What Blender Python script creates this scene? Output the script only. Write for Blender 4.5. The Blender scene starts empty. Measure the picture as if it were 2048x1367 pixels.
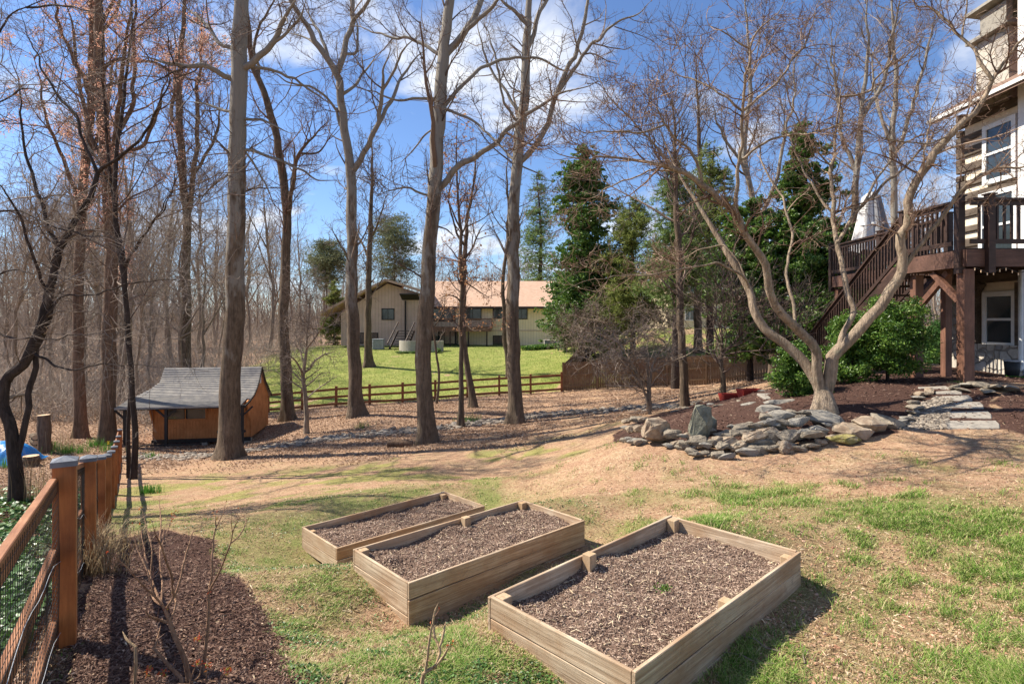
import bpy, math, random
import numpy as np
from mathutils import Vector, Matrix
rng = np.random.default_rng(7); random.seed(7)
scn = bpy.context.scene
col = scn.collection
D2R = math.radians
# ------------------------------------------------------------------ camera, sky, sun
F, CX, HY = 1152.0, 1024.0, 640.0        # focal length, principal column and horizon row in photograph pixels
cam = bpy.data.objects.new("camera", bpy.data.cameras.new("camera")); col.objects.link(cam)
cam.data.sensor_width = 36; cam.data.lens = 36 * F / 2048
cam.data.shift_y = (HY - 683.5) / 2048
cam.data.clip_start = 0.05; cam.data.clip_end = 3000
cam.location = (0, 0, 0); cam.rotation_euler = (D2R(90), 0, 0)
scn.camera = cam
scn.view_settings.view_transform = 'Standard'; scn.view_settings.look = 'None'
scn.view_settings.gamma = 1; scn.view_settings.use_curve_mapping = False
scn.view_settings.exposure = 1.10
SUN_EL = D2R(47); SD = np.array([0.96, -0.27]); SD = SD / np.linalg.norm(SD)   # ground direction of the shadows
world = bpy.data.worlds.new("World"); scn.world = world; world.use_nodes = True
nt = world.node_tree; nt.nodes.clear()
def N(nt, t, **k):
    n = nt.nodes.new(t)
    for a, b in k.items(): setattr(n, a, b)
    return n
L = lambda nt, a, b: nt.links.new(a, b)
wo = N(nt, 'ShaderNodeOutputWorld'); bg = N(nt, 'ShaderNodeBackground')
sky = N(nt, 'ShaderNodeTexSky', sky_type='NISHITA', sun_disc=False)
sky.sun_elevation = SUN_EL; sky.sun_rotation = math.atan2(-SD[0], -SD[1])
sky.air_density = 1.0; sky.dust_density = 0.3; sky.ozone_density = 2.0
tc = N(nt, 'ShaderNodeTexCoord'); sx = N(nt, 'ShaderNodeSeparateXYZ'); L(nt, tc.outputs['Generated'], sx.inputs[0])
ad = N(nt, 'ShaderNodeMath', operation='ADD'); ad.inputs[1].default_value = 0.22; L(nt, sx.outputs[2], ad.inputs[0])
mx_ = N(nt, 'ShaderNodeMath', operation='MAXIMUM'); mx_.inputs[1].default_value = 0.08; L(nt, ad.outputs[0], mx_.inputs[0])
d1 = N(nt, 'ShaderNodeMath', operation='DIVIDE'); L(nt, sx.outputs[0], d1.inputs[0]); L(nt, mx_.outputs[0], d1.inputs[1])
d2 = N(nt, 'ShaderNodeMath', operation='DIVIDE'); L(nt, sx.outputs[1], d2.inputs[0]); L(nt, mx_.outputs[0], d2.inputs[1])
cb = N(nt, 'ShaderNodeCombineXYZ'); L(nt, d1.outputs[0], cb.inputs[0]); L(nt, d2.outputs[0], cb.inputs[1]); cb.inputs[2].default_value = 41.9
cn = N(nt, 'ShaderNodeTexNoise'); cn.inputs['Scale'].default_value = 1.8; cn.inputs['Detail'].default_value = 9; cn.inputs['Roughness'].default_value = 0.55
cn.inputs['Distortion'].default_value = 0.25
L(nt, cb.outputs[0], cn.inputs['Vector'])
cr = N(nt, 'ShaderNodeValToRGB'); cr.color_ramp.elements[0].position = 0.52; cr.color_ramp.elements[0].color = (0, 0, 0, 1)
cr.color_ramp.elements[1].position = 0.66; cr.color_ramp.elements[1].color = (1, 1, 1, 1); L(nt, cn.outputs['Fac'], cr.inputs[0])
# tint the clear sky a little bluer, then lay the clouds over it
ti = N(nt, 'ShaderNodeMix', data_type='RGBA', blend_type='MULTIPLY'); ti.inputs[0].default_value = 1
L(nt, sky.outputs[0], ti.inputs[6]); ti.inputs[7].default_value = (0.84, 0.99, 1.24, 1)
cm = N(nt, 'ShaderNodeMix', data_type='RGBA'); L(nt, cr.outputs[0], cm.inputs[0]); L(nt, ti.outputs[2], cm.inputs[6]); cm.inputs[7].default_value = (7.4, 7.7, 8.3, 1)
L(nt, cm.outputs[2], bg.inputs[0]); bg.inputs[1].default_value = 0.066; L(nt, bg.outputs[0], wo.inputs[0])
sl = bpy.data.lights.new("sun", 'SUN'); sl.energy = 4.8; sl.angle = D2R(0.5); sl.color = (1.0, 0.92, 0.79)
so = bpy.data.objects.new("sun", sl); col.objects.link(so); so.location = (-20, 10, 30)
dv = Vector((SD[0] * math.cos(SUN_EL), SD[1] * math.cos(SUN_EL), -math.sin(SUN_EL)))
so.rotation_euler = dv.to_track_quat('-Z', 'Y').to_euler()

# ------------------------------------------------------------------ small maths
def W(px, py, Z): return np.array([(px - CX) / F * Z, Z, (HY - py) / F * Z])
def hsh(i, j, s):
    h = (i * 374761393 + j * 668265263 + s * 1442695041) & 0xffffffff
    h = ((h ^ (h >> 13)) * 1274126177) & 0xffffffff
    return ((h ^ (h >> 16)) & 0xffff) / 65535.0
def vnoise(x, y, s=0):
    x = np.asarray(x, float); y = np.asarray(y, float)
    i = np.floor(x).astype(np.int64); j = np.floor(y).astype(np.int64); u = x - i; v = y - j
    u = u * u * (3 - 2 * u); v = v * v * (3 - 2 * v)
    return (hsh(i, j, s) * (1 - u) + hsh(i + 1, j, s) * u) * (1 - v) + (hsh(i, j + 1, s) * (1 - u) + hsh(i + 1, j + 1, s) * u) * v
def fbm(x, y, s=0, o=4):
    a, t, w = 0, 0, 1.0
    for k in range(o):
        a = a + w * vnoise(x * 2 ** k + 17.3 * k, y * 2 ** k - 9.1 * k, s + k); t += w; w *= 0.55
    return a / t
sstep = lambda a, b, x: (lambda t: t * t * (3 - 2 * t))(np.clip((x - a) / (b - a), 0, 1))

# ------------------------------------------------------------------ terrain: heights relative to the camera's eye
CP = [(-.17,4.1,-2.3),(1.59,5.8,-2.22),(2.43,4.9,-2.17),(.58,3.1,-2.3),(-1.65,6,-2.70),(-.9,5.2,-2.62),(.92,6.7,-2.50),(.14,7.6,-2.62),
 (-2.9,7.9,-3.14),(-2.27,7.08,-3.0),(-.45,8.8,-3.0),(-1.13,9.6,-3.1),(-2.95,3.8,-2.15),(-4.3,5.9,-2.6),(-5.65,7.9,-3.07),(-7,9.95,-3.5),
 (-8.35,12,-3.9),(-9.7,14,-4.25),(-12.4,18.2,-4.85),(-6,4,-2.6),(-10,8,-3.6),(-12,13,-4.2),(-9.5,11,-3.55),(0,.5,-1.9),(3,1.5,-1.95),(-3,1,-1.85),
 (3,3.3,-2.1),(5,6.5,-2.02),(2.6,7.5,-2.35),(7.5,9.4,-1.75),(8.9,11.3,-1.27),(12,13.5,-1.3),(12,16,-1.3),(9.8,15,-1.4),(9.5,10,-1.42),(8,10.2,-1.52),
 (5.7,10.5,-1.75),(2.05,10.5,-2.3),(3.5,9.5,-2.2),(4.75,9.5,-2.08),(6.2,9.5,-1.9),(3.65,11.2,-2.08),(5.8,14,-1.95),(6,16.5,-2.35),(6,20,-3.04),(4.3,18,-2.95),
 (-2.93,20,-4.25),(.19,24,-4.27),(-7.3,27,-4.5),(-9.8,20,-4.8),(-12,26,-5.5),(-16.1,26,-5.5),(-14,29,-5.5),(-11.6,30,-5.2),(-14.4,34,-5.45),(3,36,-4.47),
 (-6.7,34.5,-5.0),(15.8,33,-3.2),(10.8,35,-3.95),(0,13,-3.5),(-2.3,15,-3.82),(2.2,13.5,-2.95),(-5.15,14,-4.02),(-9.9,17,-4.6),(-16.9,24,-5.15),(-19.5,26,-5.3),
 (-25,28,-5.2),(-18,62,-2.75),(7,62,-2.7),(-6,60,-2.75),(-20,48,-4.1),(-11.3,46,-3.7),(-2,29,-4.4),(-.2,42,-4.2),(3.6,55,-2.6),(7.5,50,-2.3),(12,48,-1.0),(13,55,-.9),
 (13.7,42,-2.3),(21,60,-1.1),(-30,45,-4.8),(-50,60,-4),(-45,25,-5.2),(-60,100,-3),(0,120,-2.5),(60,100,-1),(-100,150,-3),(100,40,0),(30,20,-1.3),(30,0,-1.5),
 (-30,0,-3.8),(0,-30,-1.5),(7.5,25,-3.1),(14,24,-2.0),(9,20,-2.2),(-30,12,-4.4),(0,300,-3),(300,100,0),(-300,0,-5),(200,300,0),(-200,300,-3),(0,600,-5),(0,-300,-2),(300,-200,0),(-300,-200,-3)]
CPa = np.array(CP, float); _c = 1.2
def _phi(r2): return -np.sqrt(r2 + _c * _c)
_n = len(CPa); _A = np.zeros((_n + 3, _n + 3))
_A[:_n, :_n] = _phi(((CPa[:, None, :2] - CPa[None, :, :2]) ** 2).sum(-1)) + np.eye(_n) * -0.05
_A[:_n, _n] = 1; _A[:_n, _n + 1:] = CPa[:, :2]; _A[_n:, :_n] = _A[:_n, _n:].T
_w = np.linalg.solve(_A, np.concatenate([CPa[:, 2], [0, 0, 0]]))
def G(x, y):
    x = np.asarray(x, float); y = np.asarray(y, float); sh = x.shape; x = x.ravel(); y = y.ravel()
    out = np.zeros(x.size)
    for a in range(0, x.size, 20000):
        xx, yy = x[a:a + 20000], y[a:a + 20000]
        r2 = (xx[:, None] - CPa[None, :, 0]) ** 2 + (yy[:, None] - CPa[None, :, 1]) ** 2
        out[a:a + 20000] = _phi(r2) @ _w[:_n] + _w[_n] + _w[_n + 1] * xx + _w[_n + 2] * yy
    fade = np.clip(1 - np.hypot(x, y) / 60, 0, 1)
    out += fade * ((fbm(x * .9, y * .9, 5, 3) - .5) * .10 + (fbm(x * 5, y * 5, 9, 2) - .5) * .025)
    return out.reshape(sh) if sh else float(out[0])
def PG(px, py, z0=2.2, z1=90):
    """world point where the ground lies at this place of the garden plan"""
    zs = np.geomspace(z0, z1, 400); xs = (px - CX) / F * zs
    d = (HY - py) / F * zs - G(xs, zs)
    k = int(np.argmax(d < 0)) if (d < 0).any() else len(zs) - 1
    return np.array([xs[k], zs[k]])

# ------------------------------------------------------------------ mesh and object helpers
def mesh_np(name, V, faces, mat=None, parent=None, smooth=False, loc=None, mats=None, midx=None):
    """V (n,3); faces = list of int arrays (m,k)"""
    V = np.asarray(V, np.float32)
    if loc is not None: V = V - np.asarray(loc, np.float32)
    faces = [np.asarray(f, np.int32) for f in faces if len(f)]
    me = bpy.data.meshes.new(name)
    me.vertices.add(len(V)); me.vertices.foreach_set('co', V.ravel())
    lv = np.concatenate([f.ravel() for f in faces]); tot = np.concatenate([np.full(len(f), f.shape[1]) for f in faces])
    me.loops.add(len(lv)); me.loops.foreach_set('vertex_index', lv.astype(np.int32))
    me.polygons.add(len(tot)); st = np.concatenate([[0], np.cumsum(tot)[:-1]]).astype(np.int32)
    me.polygons.foreach_set('loop_start', st)
    me.polygons.foreach_set('use_smooth', np.full(len(tot), bool(smooth)))
    if midx is not None: me.polygons.foreach_set('material_index', np.asarray(midx, np.int32))
    me.update(calc_edges=True); me.validate()
    for m in (mats or [mat]): me.materials.append(m)
    o = bpy.data.objects.new(name, me); col.objects.link(o)
    if loc is not None: o.location = loc
    if parent is not None: o.parent = parent; 
    return o
def tag(o, label=None, cat=None, group=None, kind=None):
    for k, v in (('label', label), ('category', cat), ('group', group), ('kind', kind)):
        if v: o[k] = v
    return o
def thing(name, label, cat, loc=(0, 0, 0), rz=0, group=None):
    o = bpy.data.objects.new(name, None); col.objects.link(o); o.location = loc; o.rotation_euler = (0, 0, rz); o.empty_display_size = .3
    return tag(o, label, cat, group)
def copy_tree(o, parent=None):
    c = o.copy(); col.objects.link(c); c.parent = parent
    for ch in list(o.children): copy_tree(ch, c)
    return c
class MB:
    """collects shapes, then links them as one mesh object"""
    def __init__(s): s.v = []; s.f = {}; s.n = 0; s.mi = {}; s.cur = 0
    def add(s, V, Fs):
        V = np.asarray(V, float).reshape(-1, 3); s.v.append(V)
        for f in Fs:
            s.f.setdefault(len(f), []).append([i + s.n for i in f]); s.mi.setdefault(len(f), []).append(s.cur)
        s.n += len(V); return s
    def box(s, c, d, rz=0, ry=0, rx=0, taper=1.0):
        """centre c, full size d"""
        x, y, z = [a / 2 for a in d]
        V = np.array([[-x, -y, -z], [x, -y, -z], [x, y, -z], [-x, y, -z], [-x * taper, -y * taper, z], [x * taper, -y * taper, z], [x * taper, y * taper, z], [-x * taper, y * taper, z]])
        M = np.array(Matrix.Rotation(rz, 3, 'Z') @ Matrix.Rotation(ry, 3, 'Y') @ Matrix.Rotation(rx, 3, 'X'))
        return s.add(V @ M.T + np.array(c), [(0, 3, 2, 1), (4, 5, 6, 7), (0, 1, 5, 4), (1, 2, 6, 5), (2, 3, 7, 6), (3, 0, 4, 7)])
    def beam(s, a, b, w, h, up=(0, 0, 1)):
        """bar from a to b, w wide (sideways) and h tall"""
        a, b, up = np.array(a, float), np.array(b, float), np.array(up, float)
        t = b - a; t /= np.linalg.norm(t); sd = np.cross(t, up); sd /= np.linalg.norm(sd); u = np.cross(sd, t)
        V = [p + sd * i * w / 2 + u * j * h / 2 for p in (a, b) for i, j in ((-1, -1), (1, -1), (1, 1), (-1, 1))]
        return s.add(V, [(0, 1, 2, 3)[::-1], (4, 5, 6, 7), (0, 1, 5, 4)[::-1], (1, 2, 6, 5)[::-1], (2, 3, 7, 6)[::-1], (3, 0, 4, 7)[::-1]])
    def prism(s, poly, axis, ext):
        """poly: 3-D points of one face, ext: vector"""
        P = np.array(poly, float); Q = P + np.array(ext); n = len(P)
        return s.add(np.vstack([P, Q]), [tuple(range(n))[::-1], tuple(range(n, 2 * n))] + [(i, (i + 1) % n, n + (i + 1) % n, n + i) for i in range(n)])
    def cyl(s, a, b, r0, r1=None, k=12):
        r1 = r0 if r1 is None else r1; V, Fq = tubes(np.array([[a, b]], float), np.array([[r0, r1]]), k)
        Fs = [tuple(f) for f in Fq] + [tuple(range(k))[::-1], tuple(range(k, 2 * k))]
        return s.add(V, Fs)
    def tube(s, pts, r, k=8):
        pts = np.array(pts, float)[None]; r = np.full(pts.shape[1], r) if np.isscalar(r) else np.array(r)
        V, Fq = tubes(pts, r[None], k); n = pts.shape[1]
        return s.add(V, [tuple(f) for f in Fq] + [tuple(range(k))[::-1], tuple(range((n - 1) * k, n * k))])
    def build(s, name, mat, parent=None, smooth=False, loc=None, mats=None, bevel=0):
        ks = list(s.f); mi = sum([s.mi[k] for k in ks], [])
        o = mesh_np(name, np.vstack(s.v), [s.f[k] for k in ks], mat, parent, smooth, loc, mats, mi if mats else None)
        if bevel:
            m = o.modifiers.new('bevel', 'BEVEL'); m.width = bevel; m.segments = 1; m.limit_method = 'ANGLE'
        return o
def tubes(P, R, k=3):
    """batch of tubes: P (N,n,3), R (N,n) -> verts, quads"""
    Nn, n, _ = P.shape
    T = np.gradient(P, axis=1); T /= np.linalg.norm(T, axis=2, keepdims=True) + 1e-9
    m = T.mean(1); ref = np.zeros((Nn, 3)); ax = np.argmin(np.abs(m), axis=1); ref[np.arange(Nn), ax] = 1
    U = np.cross(T, ref[:, None, :]); U /= np.linalg.norm(U, axis=2, keepdims=True) + 1e-9
    B = np.cross(T, U)
    a = np.arange(k) * 2 * np.pi / k
    V = P[:, :, None, :] + R[:, :, None, None] * (U[:, :, None, :] * np.cos(a)[None, None, :, None] + B[:, :, None, :] * np.sin(a)[None, None, :, None])
    idx = np.arange(Nn * n * k).reshape(Nn, n, k)
    q = np.stack([idx[:, :-1, :], np.roll(idx, -1, 2)[:, :-1, :], np.roll(idx, -1, 2)[:, 1:, :], idx[:, 1:, :]], -1).reshape(-1, 4)
    return V.reshape(-1, 3), q
def leaves(C, size, nrm=None, asp=.55, fold=.25, jit=None, r=rng):
    """batch of small folded leaves (two quads-as-tris each): C (n,3)"""
    n = len(C); size = np.broadcast_to(size, (n,))
    a = r.normal(size=(n, 3)); 
    if nrm is not None: a = a * .55 + nrm
    a /= np.linalg.norm(a, axis=1, keepdims=True)
    b = r.normal(size=(n, 3)); b -= (b * a).sum(1, keepdims=True) * a; b /= np.linalg.norm(b, axis=1, keepdims=True)
    c = np.cross(a, b); s = size[:, None]
    V = np.stack([C - b * s * .5, C + c * s * asp * .5 + a * s * fold * .5, C + b * s * .5, C - c * s * asp * .5 + a * s * fold * .5], 1).reshape(-1, 3)
    i = np.arange(n)[:, None] * 4
    return V, np.vstack([i + np.array([[0, 1, 2]]), i + np.array([[0, 2, 3]])])

# ------------------------------------------------------------------ materials
def new_mat(name, rough=.8, spec=.3):
    m = bpy.data.materials.new(name); m.use_nodes = True; nt = m.node_tree; nt.nodes.clear()
    o = N(nt, 'ShaderNodeOutputMaterial'); b = N(nt, 'ShaderNodeBsdfPrincipled'); L(nt, b.outputs[0], o.inputs[0])
    b.inputs['Roughness'].default_value = rough; b.inputs['Specular IOR Level'].default_value = spec
    return m, nt, b
def ramp(nt, fac, stops):
    r = N(nt, 'ShaderNodeValToRGB'); e = r.color_ramp.elements
    while len(e) < len(stops): e.new(.5)
    for x, (p, c) in zip(e, stops): x.position = p; x.color = (*c, 1) if len(c) == 3 else c
    L(nt, fac, r.inputs[0]); return r.outputs[0]
def noise(nt, vec, scale, detail=4, rough=.6, stretch=None, dist=0, loc=None):
    if stretch or loc:
        mp = N(nt, 'ShaderNodeMapping'); L(nt, vec, mp.inputs[0]); mp.inputs['Scale'].default_value = stretch or (1, 1, 1); mp.inputs['Location'].default_value = loc or (0, 0, 0); vec = mp.outputs[0]
    n = N(nt, 'ShaderNodeTexNoise'); L(nt, vec, n.inputs['Vector']); n.inputs['Scale'].default_value = scale; n.inputs['Detail'].default_value = detail
    n.inputs['Roughness'].default_value = rough; n.inputs['Distortion'].default_value = dist
    return n.outputs['Fac']
def mixc(nt, f, a, b, mode='MIX'):
    m = N(nt, 'ShaderNodeMix', data_type='RGBA', blend_type=mode)
    if hasattr(f, 'is_linked'): L(nt, f, m.inputs[0])
    else: m.inputs[0].default_value = f
    for s, v in ((6, a), (7, b)):
        if hasattr(v, 'is_linked'): L(nt, v, m.inputs[s])
        else: m.inputs[s].default_value = (*v, 1)
    return m.outputs[2]
def math_(nt, op, a, b=None, clamp=False):
    m = N(nt, 'ShaderNodeMath', operation=op, use_clamp=clamp)
    for s, v in ((0, a), (1, b)):
        if v is None: continue
        if hasattr(v, 'is_linked'): L(nt, v, m.inputs[s])
        else: m.inputs[s].default_value = v
    return m.outputs[0]
def bump(nt, b, h, st=.5, dist=.02):
    n = N(nt, 'ShaderNodeBump'); n.inputs['Strength'].default_value = st; n.inputs['Distance'].default_value = dist
    L(nt, h, n.inputs['Height']); L(nt, n.outputs[0], b.inputs['Normal'])
def ocoord(nt): return N(nt, 'ShaderNodeTexCoord').outputs['Object']
def mottled(name, c1, c2, scale=8, rough=.8, spec=.25, st=.3, dist=.01, stretch=None, c3=None):
    m, nt, b = new_mat(name, rough, spec); v = ocoord(nt)
    n = noise(nt, v, scale, 6, .65, stretch)
    stops = [(.3, c1), (.7, c2)] if c3 is None else [(.25, c1), (.5, c2), (.75, c3)]
    L(nt, ramp(nt, n, stops), b.inputs['Base Color']); bump(nt, b, noise(nt, v, scale * 3, 4, .6, stretch), st, dist); return m
def bark(name, dark, light, lichen=None, up=None, ms=2.2):
    m, nt, b = new_mat(name, .92, .15); v = ocoord(nt)
    n1 = noise(nt, v, 16, 5, .65, (1, 1, .16), .6); n2 = noise(nt, v, ms, 7, .75)
    n4 = noise(nt, v, 7, 6, .75, (1, 1, .10), 1.0); c = ramp(nt, math_(nt, 'ADD', math_(nt, 'MULTIPLY', n1, .5), math_(nt, 'MULTIPLY', n4, .5)), [(.40, dark), (.56, light), (.66, tuple(1.5 * q for q in light))])
    c = mixc(nt, .32, c, ramp(nt, n2, [(.35, tuple(.45 * q for q in light)), (.65, tuple(1.5 * q for q in light))]))
    if up is not None:      # bark that turns smooth and pale with height, in flakes
        sp = N(nt, 'ShaderNodeSeparateXYZ'); L(nt, v, sp.inputs[0]); h = math_(nt, 'MULTIPLY_ADD', sp.outputs[2], .075); h.node.inputs[2].default_value = -.12 + 0
        f = math_(nt, 'ADD', h, math_(nt, 'MULTIPLY', math_(nt, 'SUBTRACT', noise(nt, v, 2.6, 4, .6, (1, 1, .35)), .5), 2.2))
        c = mixc(nt, ramp(nt, f, [(.35, (0, 0, 0)), (.6, (1, 1, 1))]), c, up)
    if lichen is not None:
        n3 = noise(nt, v, 5, 6, .7); c = mixc(nt, ramp(nt, n3, [(.55, (0, 0, 0)), (.68, (.8, .8, .8))]), c, lichen)
    L(nt, c, b.inputs['Base Color']); bump(nt, b, math_(nt, 'ADD', n1, n4), 1.0, .05); return m
def island(name, cols, rough=.7, spec=.3, trans=0, noise_scale=None):
    """each loose piece takes its own colour out of the ramp"""
    m, nt, b = new_mat(name, rough, spec); g = N(nt, 'ShaderNodeNewGeometry')
    c = ramp(nt, g.outputs['Random Per Island'], [(i / (len(cols) - 1), q) for i, q in enumerate(cols)])
    L(nt, c, b.inputs['Base Color'])
    if trans:
        o = [x for x in nt.nodes if x.type == 'OUTPUT_MATERIAL'][0]; t = N(nt, 'ShaderNodeBsdfTranslucent'); ms = N(nt, 'ShaderNodeMixShader'); ms.inputs[0].default_value = trans
        L(nt, c, t.inputs[0]); L(nt, b.outputs[0], ms.inputs[1]); L(nt, t.outputs[0], ms.inputs[2]); L(nt, ms.outputs[0], o.inputs[0])
    return m
def wood(name, c1, c2, c3=None, axis=0, scale=9, grain=.07, rough=.8, st=.35, spec=.2):
    """board whose grain runs along the given local axis"""
    m, nt, b = new_mat(name, rough, spec); v = ocoord(nt); s = [1, 1, 1]; s[axis] = grain
    oi = N(nt, 'ShaderNodeObjectInfo'); av = N(nt, 'ShaderNodeVectorMath', operation='MULTIPLY_ADD'); L(nt, oi.outputs['Random'], av.inputs[0]); av.inputs[1].default_value = (31, 17, 23); L(nt, v, av.inputs[2]); v = av.outputs[0]
    n = noise(nt, v, scale * 5, 5, .7, tuple(s), .8); n2 = noise(nt, v, 2.2, 4, .6)
    c = ramp(nt, n, [(.3, c1), (.65, c2)])
    c = mixc(nt, ramp(nt, n2, [(.35, (0, 0, 0)), (.7, (.75,) * 3)]), c, c3 or tuple(.7 * q for q in c1))
    s2 = [1, 1, 1]; s2[axis] = .45; mk = N(nt, 'ShaderNodeMapping'); L(nt, v, mk.inputs[0]); mk.inputs['Scale'].default_value = s2; vk = N(nt, 'ShaderNodeTexVoronoi'); L(nt, mk.outputs[0], vk.inputs['Vector']); vk.inputs['Scale'].default_value = 3.2
    c = mixc(nt, ramp(nt, vk.outputs['Distance'], [(.045, (.85,) * 3), (.085, (0, 0, 0))]), c, tuple(.35 * q for q in c1)); c = mixc(nt, ramp(nt, noise(nt, v, 14, 6, .8), [(.56, (0, 0, 0)), (.72, (.5,) * 3)]), c, tuple(.5 * q for q in c1))
    L(nt, c, b.inputs['Base Color']); bump(nt, b, n, st, .008); return m
M = {}
M['bark'] = bark('bark_brown', (.040, .029, .020), (.16, .118, .082))
M['bark_red'] = bark('bark_reddish', (.05, .032, .022), (.17, .112, .076))
M['bark_dark'] = bark('bark_dark', (.018, .014, .012), (.065, .048, .040))
M['bark_grey'] = bark('bark_grey', (.046, .034, .024), (.175, .130, .092), up=(.25, .225, .19))
M['bark_maple'] = bark('bark_maple', (.095, .068, .047), (.35, .27, .195), lichen=(.20, .19, .13), ms=9)
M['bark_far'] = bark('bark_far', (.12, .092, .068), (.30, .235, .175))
M['twig'] = island('twig_brown', [(.06, .042, .032), (.13, .09, .07), (.22, .165, .13)], .85, .2)
M['twig_red'] = island('twig_reddish', [(.09, .045, .032), (.17, .09, .065), (.26, .165, .125)], .8, .2)
M['twig_maple'] = island('twig_maple', [(.075, .042, .028), (.17, .10, .068), (.36, .26, .19)], .8, .2)
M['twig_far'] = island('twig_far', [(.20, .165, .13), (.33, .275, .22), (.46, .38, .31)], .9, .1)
M['twig_pale'] = island('twig_pale', [(.10, .075, .058), (.20, .155, .12), (.34, .27, .215)], .85, .2)
M['bud'] = island('maple_bud', [(.55, .25, .17), (.75, .45, .33), (.8, .60, .46)], .7, .2, .35)
M['dry_leaf'] = island('dry_leaf', [(.42, .19, .08), (.58, .32, .16), (.66, .42, .25)], .7, .2, .35)
M['holly'] = island('holly_leaf', [(.035, .085, .016), (.09, .18, .03), (.20, .30, .06)], .38, .5, .35)
M['holly2'] = island('azalea_leaf', [(.03, .08, .014), (.08, .17, .022), (.20, .30, .05)], .42, .4, .25)
M['pine'] = island('pine_needle', [(.09, .12, .03), (.18, .22, .055), (.28, .31, .09)], .6, .2, .4)
M['pine_blue'] = island('pine_blue_needle', [(.07, .12, .035), (.14, .21, .06), (.22, .29, .10)], .6, .2, .4)
M['fir'] = island('fir_needle', [(.05, .13, .03), (.09, .21, .05), (.14, .28, .08)], .5, .25, .25)
M['pine_far'] = island('far_pine_needle', [(.09, .11, .05), (.15, .17, .08), (.22, .23, .12)], .6, .2, .25)
M['ivy'] = island('ivy_leaf', [(.03, .075, .02), (.065, .14, .03), (.12, .22, .05)], .4, .4, .2)
M['daff'] = island('daffodil_leaf', [(.04, .12, .015), (.08, .22, .03), (.13, .30, .05)], .5, .3, .3)
M['grass'] = island('grass_blade', [(.05, .12, .015), (.11, .22, .025), (.19, .31, .05), (.33, .38, .11), (.55, .46, .25)], .55, .25, .3)
M['lawngrass'] = island('lawn_blade', [(.08, .15, .02), (.14, .22, .035), (.22, .29, .06), (.38, .34, .14)], .6, .2, .2)
M['drygrass'] = island('dry_grass_blade', [(.15, .09, .05), (.30, .20, .11), (.44, .33, .18), (.60, .47, .30)], .7, .2, .3)
M['litter'] = island('leaf_litter', [(.16, .085, .048), (.29, .18, .11), (.42, .29, .195), (.58, .44, .33)], .8, .2, .1)
M['chip'] = island('wood_chip', [(.045, .022, .017), (.095, .050, .036), (.16, .095, .068), (.24, .16, .12)], .85, .15)
M['chip2'] = island('bed_chip', [(.085, .052, .038), (.17, .11, .08), (.28, .195, .145), (.50, .38, .29)], .85, .15)
M['straw'] = island('straw', [(.55, .42, .26), (.70, .58, .40)], .7, .2)
M['bedwood'] = wood('weathered_board', (.22, .15, .095), (.62, .50, .36), (.30, .165, .08), 0, 7, .035, .85, .8)
M['bedwood_end'] = wood('weathered_stake', (.32, .22, .13), (.50, .38, .25), (.36, .22, .11), 2, 5, .08)
M['cedar'] = wood('stained_cedar', (.28, .085, .022), (.50, .17, .045), (.15, .04, .014), 2, 5, .07, .5, spec=.4)
M['cedar_rail'] = wood('cedar_rail', (.20, .08, .035), (.42, .21, .11), (.16, .06, .03), 0, 5, .07, .6)
M['rail'] = wood('rail_wood', (.20, .075, .035), (.33, .14, .065), None, 0, 5, .08)
M['picket'] = wood('picket_wood', (.13, .085, .048), (.27, .19, .11), (.16, .08, .045), 2, 6, .08)
M['shedwood'] = wood('shed_siding', (.46, .175, .06), (.62, .28, .11), None, 2, 4, .1)
M['darkwood'] = mottled('dark_painted_wood', (.022, .018, .016), (.045, .038, .034), 12)
M['deck'] = wood('deck_stain', (.026, .014, .010), (.075, .040, .029), None, 0, 5, .08, .55, spec=.35)
M['deck_red'] = wood('deck_post_stain', (.11, .050, .032), (.22, .11, .072), None, 2, 5, .08, .55, spec=.35)
M['deck_rim'] = wood('deck_rim_stain', (.07, .036, .026), (.16, .085, .062), None, 0, 5, .08, .6, spec=.3)
M['white'] = mottled('white_trim', (.62, .62, .60), (.74, .74, .72), 5, .5)
M['metal'] = mottled('galvanised_metal', (.28, .30, .32), (.42, .44, .46), 6, .45)
M['cap'] = mottled('post_cap', (.09, .10, .12), (.17, .18, .20), 6, .4, .5)
M['wire'] = mottled('black_wire', (.018, .018, .018), (.035, .035, .035), 6, .5)
M['concrete'] = mottled('concrete', (.30, .27, .23), (.42, .39, .34), 5)
M['slate'] = mottled('slate', (.115, .108, .098), (.27, .245, .205), 6, .75, .3, .6, .02, None, (.17, .155, .13))
M['flag'] = mottled('flagstone', (.13, .12, .10), (.29, .26, .22), 5, .8, .25, .5, .02, None, (.20, .18, .155))
M['stone'] = mottled('fieldstone', (.11, .092, .07), (.23, .195, .15), 6, .85, .25, .9, .02, None, (.38, .31, .22))
M['stone_warm'] = mottled('warm_fieldstone', (.17, .105, .07), (.31, .24, .17), 6, .85, .25, .9, .02, None, (.44, .37, .28))
M['stone_green'] = mottled('lichen_boulder', (.095, .095, .07), (.18, .18, .14), 6, .9, .2, .9, .03, None, (.28, .26, .19))
M['mossy'] = mottled('mossy_stone', (.15, .14, .04), (.24, .205, .08), 9, .95, .1, .9, .02, None, (.34, .28, .20))
M['tarp'] = mottled('blue_tarp', (.01, .14, .42), (.02, .26, .62), 3, .4, .5, .6, .03)
M['red'] = mottled('red_plastic', (.36, .04, .03), (.50, .07, .05), 4, .5)
M['black'] = mottled('black_plastic', (.02, .02, .02), (.04, .04, .04), 5, .5)
M['cutwood'] = mottled('cut_wood', (.45, .30, .17), (.60, .44, .28), 9)
M['chink'] = mottled('chinking', (.62, .52, .40), (.74, .64, .50), 6)
M['log'] = wood('old_log', (.06, .045, .035), (.18, .14, .105), None, 1, 4, .06)
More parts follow.
